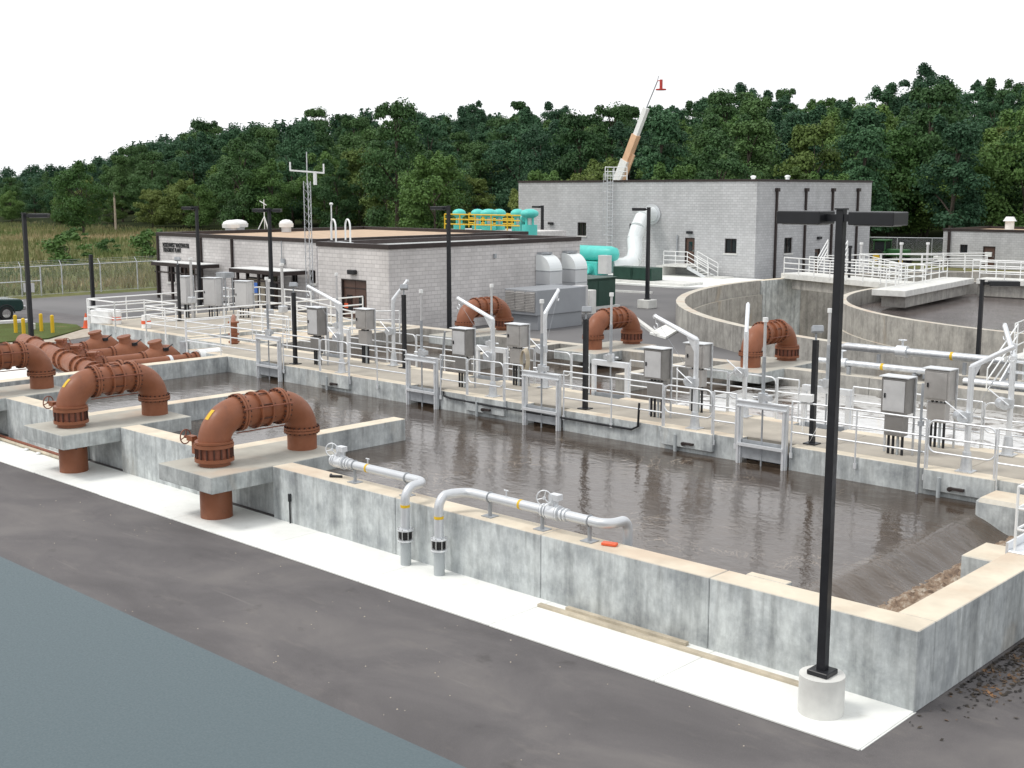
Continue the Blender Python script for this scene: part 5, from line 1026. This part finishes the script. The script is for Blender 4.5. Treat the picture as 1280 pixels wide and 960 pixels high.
# green tractor
q = Pz(1112, 331); t = thing('tractor', 'green cab tractor parked behind the round tank railings', 'tractor', q); x, y = q.x, q.y
MB().box(x-.3, x+1.9, y-.35, y+.35, .8, 1.5).build('hood', 'tractor_green', t, .08); MB().box(x-1.4, x-.2, y-.7, y+.7, .8, 1.25).build('body', 'tractor_green', t, .05); MB().box(x-1.35, x-.25, y-.62, y+.62, 1.25, 2.2).build('cab_glass', 'glass_dark', t, .05); MB().box(x-1.5, x-.15, y-.75, y+.75, 2.2, 2.36).build('cab_roof', 'tractor_green', t, .05)
for dx_, dy_ in ((-1.35, -.6), (-.25, -.6), (-1.35, .6), (-.25, .6)): MB().box(x+dx_-.04, x+dx_+.04, y+dy_-.04, y+dy_+.04, 1.2, 2.2).build('cab_post', 'tractor_green', t)
for sy in (-1, 1):
    w = MB().cyl((x-.9, y+sy*.62, .72), (x-.9, y+sy*1.0, .72), .72, 20).build('wheel', 'rubber', t); MB().cyl((x-.9, y+sy*.64, .72), (x-.9, y+sy*1.02, .72), .36, 14).build('rim', 'yellow', w)
    w = MB().cyl((x+1.45, y+sy*.5, .42), (x+1.45, y+sy*.78, .42), .42, 18).build('wheel', 'rubber', t); MB().cyl((x+1.45, y+sy*.52, .42), (x+1.45, y+sy*.8, .42), .2, 12).build('rim', 'yellow', w)
q = Pz(1180, 331); t = thing('parked_cart', 'small white and dark cart beside the far right building', 'cart', q); MB().box(q.x-.9, q.x+.9, q.y-.5, q.y+.5, .35, .8).build('body', 'white_paint', t, .05); MB().box(q.x-.5, q.x+.9, q.y-.45, q.y+.45, .8, 1.25).build('seat_box', 'black_paint', t, .05)
for dx_ in (-.6, .6): MB().cyl((q.x+dx_, q.y-.55, .28), (q.x+dx_, q.y+.55, .28), .28, 14).build('wheel', 'rubber', t)
# utility pole at the meadow edge
q = Pz(145, 289); t = thing('utility_pole', 'bare pale wooden pole at the meadow edge before the trees', 'pole', q); MB().cyl(q, q+Vector((0, 0, 6.6)), .2, 10, .14).build('pole', 'wood_pole', t); MB().bar(q+Vector((-.1, -.1, 6.2)), q+Vector((.1, .1, 6.2)), .08).build('bracket', 'steel_dull', t)
# ------------------------------------------------------------------ trees
def leaf_cloud(cl, per, size, flat=.85):
    """cl: rows (x, y, z, rx, rz) of leaf clumps -> quads on and in each clump"""
    out = []
    for cx, cy, cz, rx, rz in cl:
        n = per; v = rng.normal(size=(n, 3)); v /= np.linalg.norm(v, axis=1)[:, None]; v[:, 2] = np.where(v[:, 2] < -.45, -v[:, 2], v[:, 2])
        rad = rng.uniform(.35, 1.32, n)[:, None]; p = v*rad*np.array([rx, rx, rz])+np.array([cx, cy, cz])
        nr = v+rng.normal(0, .55, (n, 3))+np.array([0, 0, .35]); nr /= np.linalg.norm(nr, axis=1)[:, None]
        a = np.cross(nr, rng.normal(size=(n, 3))); a /= np.linalg.norm(a, axis=1)[:, None]; b = np.cross(nr, a)
        s_ = size*rng.uniform(.55, 1.25, n)[:, None]; b = b*flat
        out.append(np.stack([p-a*s_*.5, p+b*s_*.5, p+a*s_*.5, p-b*s_*.5], 1))
    V = np.concatenate(out).reshape(-1, 3); return V
def tree_meshes(seed, h, w, mat, per, size, shape='round', nclump=34):
    rs = random.Random(seed); cl = []; base = h*.10 if shape != 'bush' else 0.03*h
    for i in range(nclump):
        f = (i+.5)/nclump; z = base+(h-base)*(.06+.9*f)
        if shape == 'cone': prof_ = (1-f)**.8*.95+.08
        elif shape == 'tall': prof_ = math.sin(math.pi*min(1, .15+f*.83))**.6*(1-.25*f)
        else: prof_ = math.sin(math.pi*(.12+.80*f))**.75
        rr = w/2*prof_*(.35+.65*math.sqrt(rs.random())); a = rs.random()*6.283+i*2.4
        cr = w*rs.uniform(.09, .22)*(.75 if f > .8 else 1); cl.append((rr*math.cos(a), rr*math.sin(a), z+rs.uniform(-.04, .04)*h, cr, cr*rs.uniform(.5, .95)))
    for i in range(5):   # ragged twigs at the top and sides
        a = rs.random()*6.283; cl.append((w*.22*math.cos(a), w*.22*math.sin(a), h*rs.uniform(.93, 1.04), w*.07, w*.09))
    V = leaf_cloud(cl, per, size); crown = npmesh('crown', V, np.arange(len(V)).reshape(-1, 4), mat)
    m = MB(); m.tube([(0, 0, -.6), (rs.uniform(-.1, .1), .05, h*.3), (rs.uniform(-.3, .3), rs.uniform(-.3, .3), h*.62), (rs.uniform(-.4, .4), rs.uniform(-.3, .3), h*.9)], [.022*h, .017*h, .009*h, .003*h], 7)
    for i in range(6):
        c = cl[rs.randrange(8, len(cl)-6)]; z0 = max(h*.2, c[2]-w*.25); m.tube([(0, 0, z0*.9), (c[0]*.5, c[1]*.5, (z0+c[2])/2), (c[0]*.92, c[1]*.92, c[2])], [.010*h, .007*h, .003*h], 5)
    return m.mesh('trunk', 'bark'), crown
PROTO = []
for sd, h, w, mt, sh in ((1, 13, 9.5, 'leaf_dark', 'round'), (2, 15, 9, 'leaf_dark', 'tall'), (3, 12, 10, 'leaf_mid', 'round'), (4, 14, 8, 'leaf_blue', 'tall'), (5, 11, 9, 'leaf_mid', 'round'),
                         (6, 10, 8.5, 'leaf_light', 'round'), (7, 13.5, 10, 'leaf_blue', 'round'), (8, 12, 7.5, 'leaf_light', 'tall'), (9, 14.5, 7, 'leaf_dark', 'cone')):
    PROTO.append((*tree_meshes(sd, h, w, mt, 430, .33, sh), h, w))
def tree(p, k, label, grp, s=1.0, sz=1.0, name='tree'):
    t = thing(name, label, 'tree', p, grp); t.rotation_euler = (0, 0, rng.uniform(0, 6.28)); t.scale = (s, s, s*sz)
    for nm, me in (('trunk', PROTO[k][0]), ('crown', PROTO[k][1])):
        o = bpy.data.objects.new(nm, me); COL.objects.link(o); o.parent = t
    return t
def inview(x, y, m=70):
    v = Vector((x, y, 0)); w = v.dot(Vector((fw.x, fw.y, 0))); px = 640+F*v.dot(rt)/max(1, w); return w > 0 and -m < px < 1280+m, px, w
cand = []; rs = random.Random(5)
y = 104.0; row = 0
while y < 236:
    x = -620+(row % 2)*5
    while x < 60:
        xx, yy = x+rs.uniform(-3, 3), y+rs.uniform(-2.6, 2.6); ok, px, w = inview(xx, yy); x += rs.uniform(8.5, 12.5)
        lim = 113 if xx < -120 else (110 if xx < -62 else 124)
        if ok and yy > lim: cand.append((w, xx, yy, px))
    y += 7.5+max(0, (y-150)*.03); row += 1
cand.sort()
LOOK = ['dark green rounded', 'dark green tall', 'mid green broad', 'blue green tall', 'mid green rounded', 'light green rounded', 'blue green broad', 'light green tall', 'dark green pointed']
near = cand[:290]; far = cand[290:]
for i, (w, x, y, px) in enumerate(near):
    f = rs.random(); edge = y < 122
    if edge: k = rs.choice((2, 4, 5, 2, 4, 7, 0))
    else: k = rs.choice((0, 1, 3, 6, 0, 1, 2, 6, 8, 4, 5)) 
    zone = 'beyond the meadow' if px < 200 else 'above the gravel roofed building' if px < 520 else 'above the teal tanks' if px < 650 else 'above the left half of the tall building' if px < 870 else 'above the right half of the tall building' if px < 1090 else 'above the far right building'
    band_ = 'lower edge' if y < 130 else 'middle slope' if y < 165 else 'upper slope'
    tree((x, y, hill(x, y)-.3), k, f'{LOOK[k]} tree, {band_} of wood, {zone}', 'trees of the wooded hillside', rs.uniform(.8, 1.12)*(.85 if edge else 1)*(.62+.38*smooth(60, 260, px)), rs.uniform(.9, 1.12))
# the rest of the wood, a far mass
lowp = []
for sd, h, w, mt in ((21, 13, 10, 0), (22, 15, 9, 0), (23, 12, 10.5, 0)):
    r_ = random.Random(sd); cl = []
    for i in range(16):
        f = (i+.5)/16; z = h*.2+h*.8*(.06+.9*f); pr_ = math.sin(math.pi*(.12+.8*f))**.75; rr = w/2*pr_*(.4+.6*r_.random()); a = r_.random()*6.28+i*2.4; cr = w*r_.uniform(.17, .26); cl.append((rr*math.cos(a), rr*math.sin(a), z, cr, cr*.75))
    lowp.append(leaf_cloud(cl, 110, .8))
parts = []
for i, (w, x, y, px) in enumerate(far):
    V = lowp[i % 3]*rs.uniform(.85, 1.15)*(.6+.4*smooth(60, 260, px)); a = rs.random()*6.28; c, s_ = math.cos(a), math.sin(a)
    parts.append(np.stack([V[:, 0]*c-V[:, 1]*s_+x, V[:, 0]*s_+V[:, 1]*c+y, V[:, 2]+hill(x, y)-.3], 1))
if parts:
    V = np.concatenate(parts); o = npobj('far_wood', V, np.arange(len(V)).reshape(-1, 4), 'leaf_blue'); o['kind'] = 'stuff'; o['label'] = 'far wooded ridge seen as one green mass'; o['category'] = 'wood'
# single trees that stand out
for px, py, dist, k, s_, sz, lab in ((105, 288, 205, 2, .85, 1.05, 'big rounded green tree at the meadow edge left of the bare pole'), (497, 283, 150, 1, .95, 1.2, 'tall pointed light green tree behind the antenna tower and gravel roof'),
                                     (545, 283, 140, 4, .9, 1.0, 'bushy bright green tree behind the left teal tanks'), (1012, 300, 140, 7, 1.0, 1.12, 'bright yellow green tree rising just behind the tall building roof'),
                                     (1150, 297, 150, 2, .85, .8, 'large round mid green tree behind the right chain link fence'), (1085, 300, 150, 4, .8, .9, 'bushy green tree just right of the tall building'),
                                     (655, 283, 118, 5, .55, 1.2, 'small bright green tree at the left edge of the tall building'), (1262, 300, 160, 5, 1.0, 1.15, 'pale green tree behind the far right building')):
    d = ray(px, 300); d.z = 0; d.normalize(); x, y = d.x*dist, d.y*dist; tree((x, y, hill(x, y)-.2), k, lab, None, s_, sz)
BUSH = tree_meshes(31, 2.6, 3.4, 'leaf_mid', 110, .26, 'bush', 14)
for k, (px, py, lab, s_) in enumerate(((95, 303, 'small dark bush in the middle of the meadow', .7), (84, 330, 'dark green shrub beyond the left fence by the lamp pole', 1.0), (190, 322, 'leafy shrub at the left corner of the entrance building', 1.0), (135, 318, 'low shrub in the meadow behind the fence', .6))):
    q = Pz(px, py); q.z = -.1; t = thing('shrub', lab, 'shrub', q, 'meadow shrubs'); t.scale = (s_*1.3, s_*1.3, s_)
    for nm, me in (('stem', BUSH[0]), ('foliage', BUSH[1])): o = bpy.data.objects.new(nm, me); COL.objects.link(o); o.parent = t
# dark leaf litter at the foot of the right end wall
N = 900; c0 = Pz(1250, 828); gx = rng.normal(c0.x+.25, .28, N); gy = c0.y+.2+rng.normal(0, 1.1, N)+(gx-c0.x)*.3; gx = np.maximum(gx, XR+.08); r_ = rng.uniform(.015, .05, N); an = rng.uniform(0, 6.28, N)
dx = np.stack([np.cos(an), np.sin(an), rng.normal(0, .3, N)], 1)*r_[:, None]; dy = np.stack([-np.sin(an), np.cos(an), rng.normal(0, .3, N)], 1)*r_[:, None]*.6; p = np.stack([gx, gy, rng.uniform(.006, .02, N)], 1)
V = np.stack([p-dx, p-dy, p+dx, p+dy], 1).reshape(-1, 3); o = npobj('leaf_litter', V, np.arange(4*N).reshape(-1, 4), 'litter'); o['kind'] = 'stuff'; o['label'] = 'dark leaf litter at the foot of the right end wall'; o['category'] = 'litter'
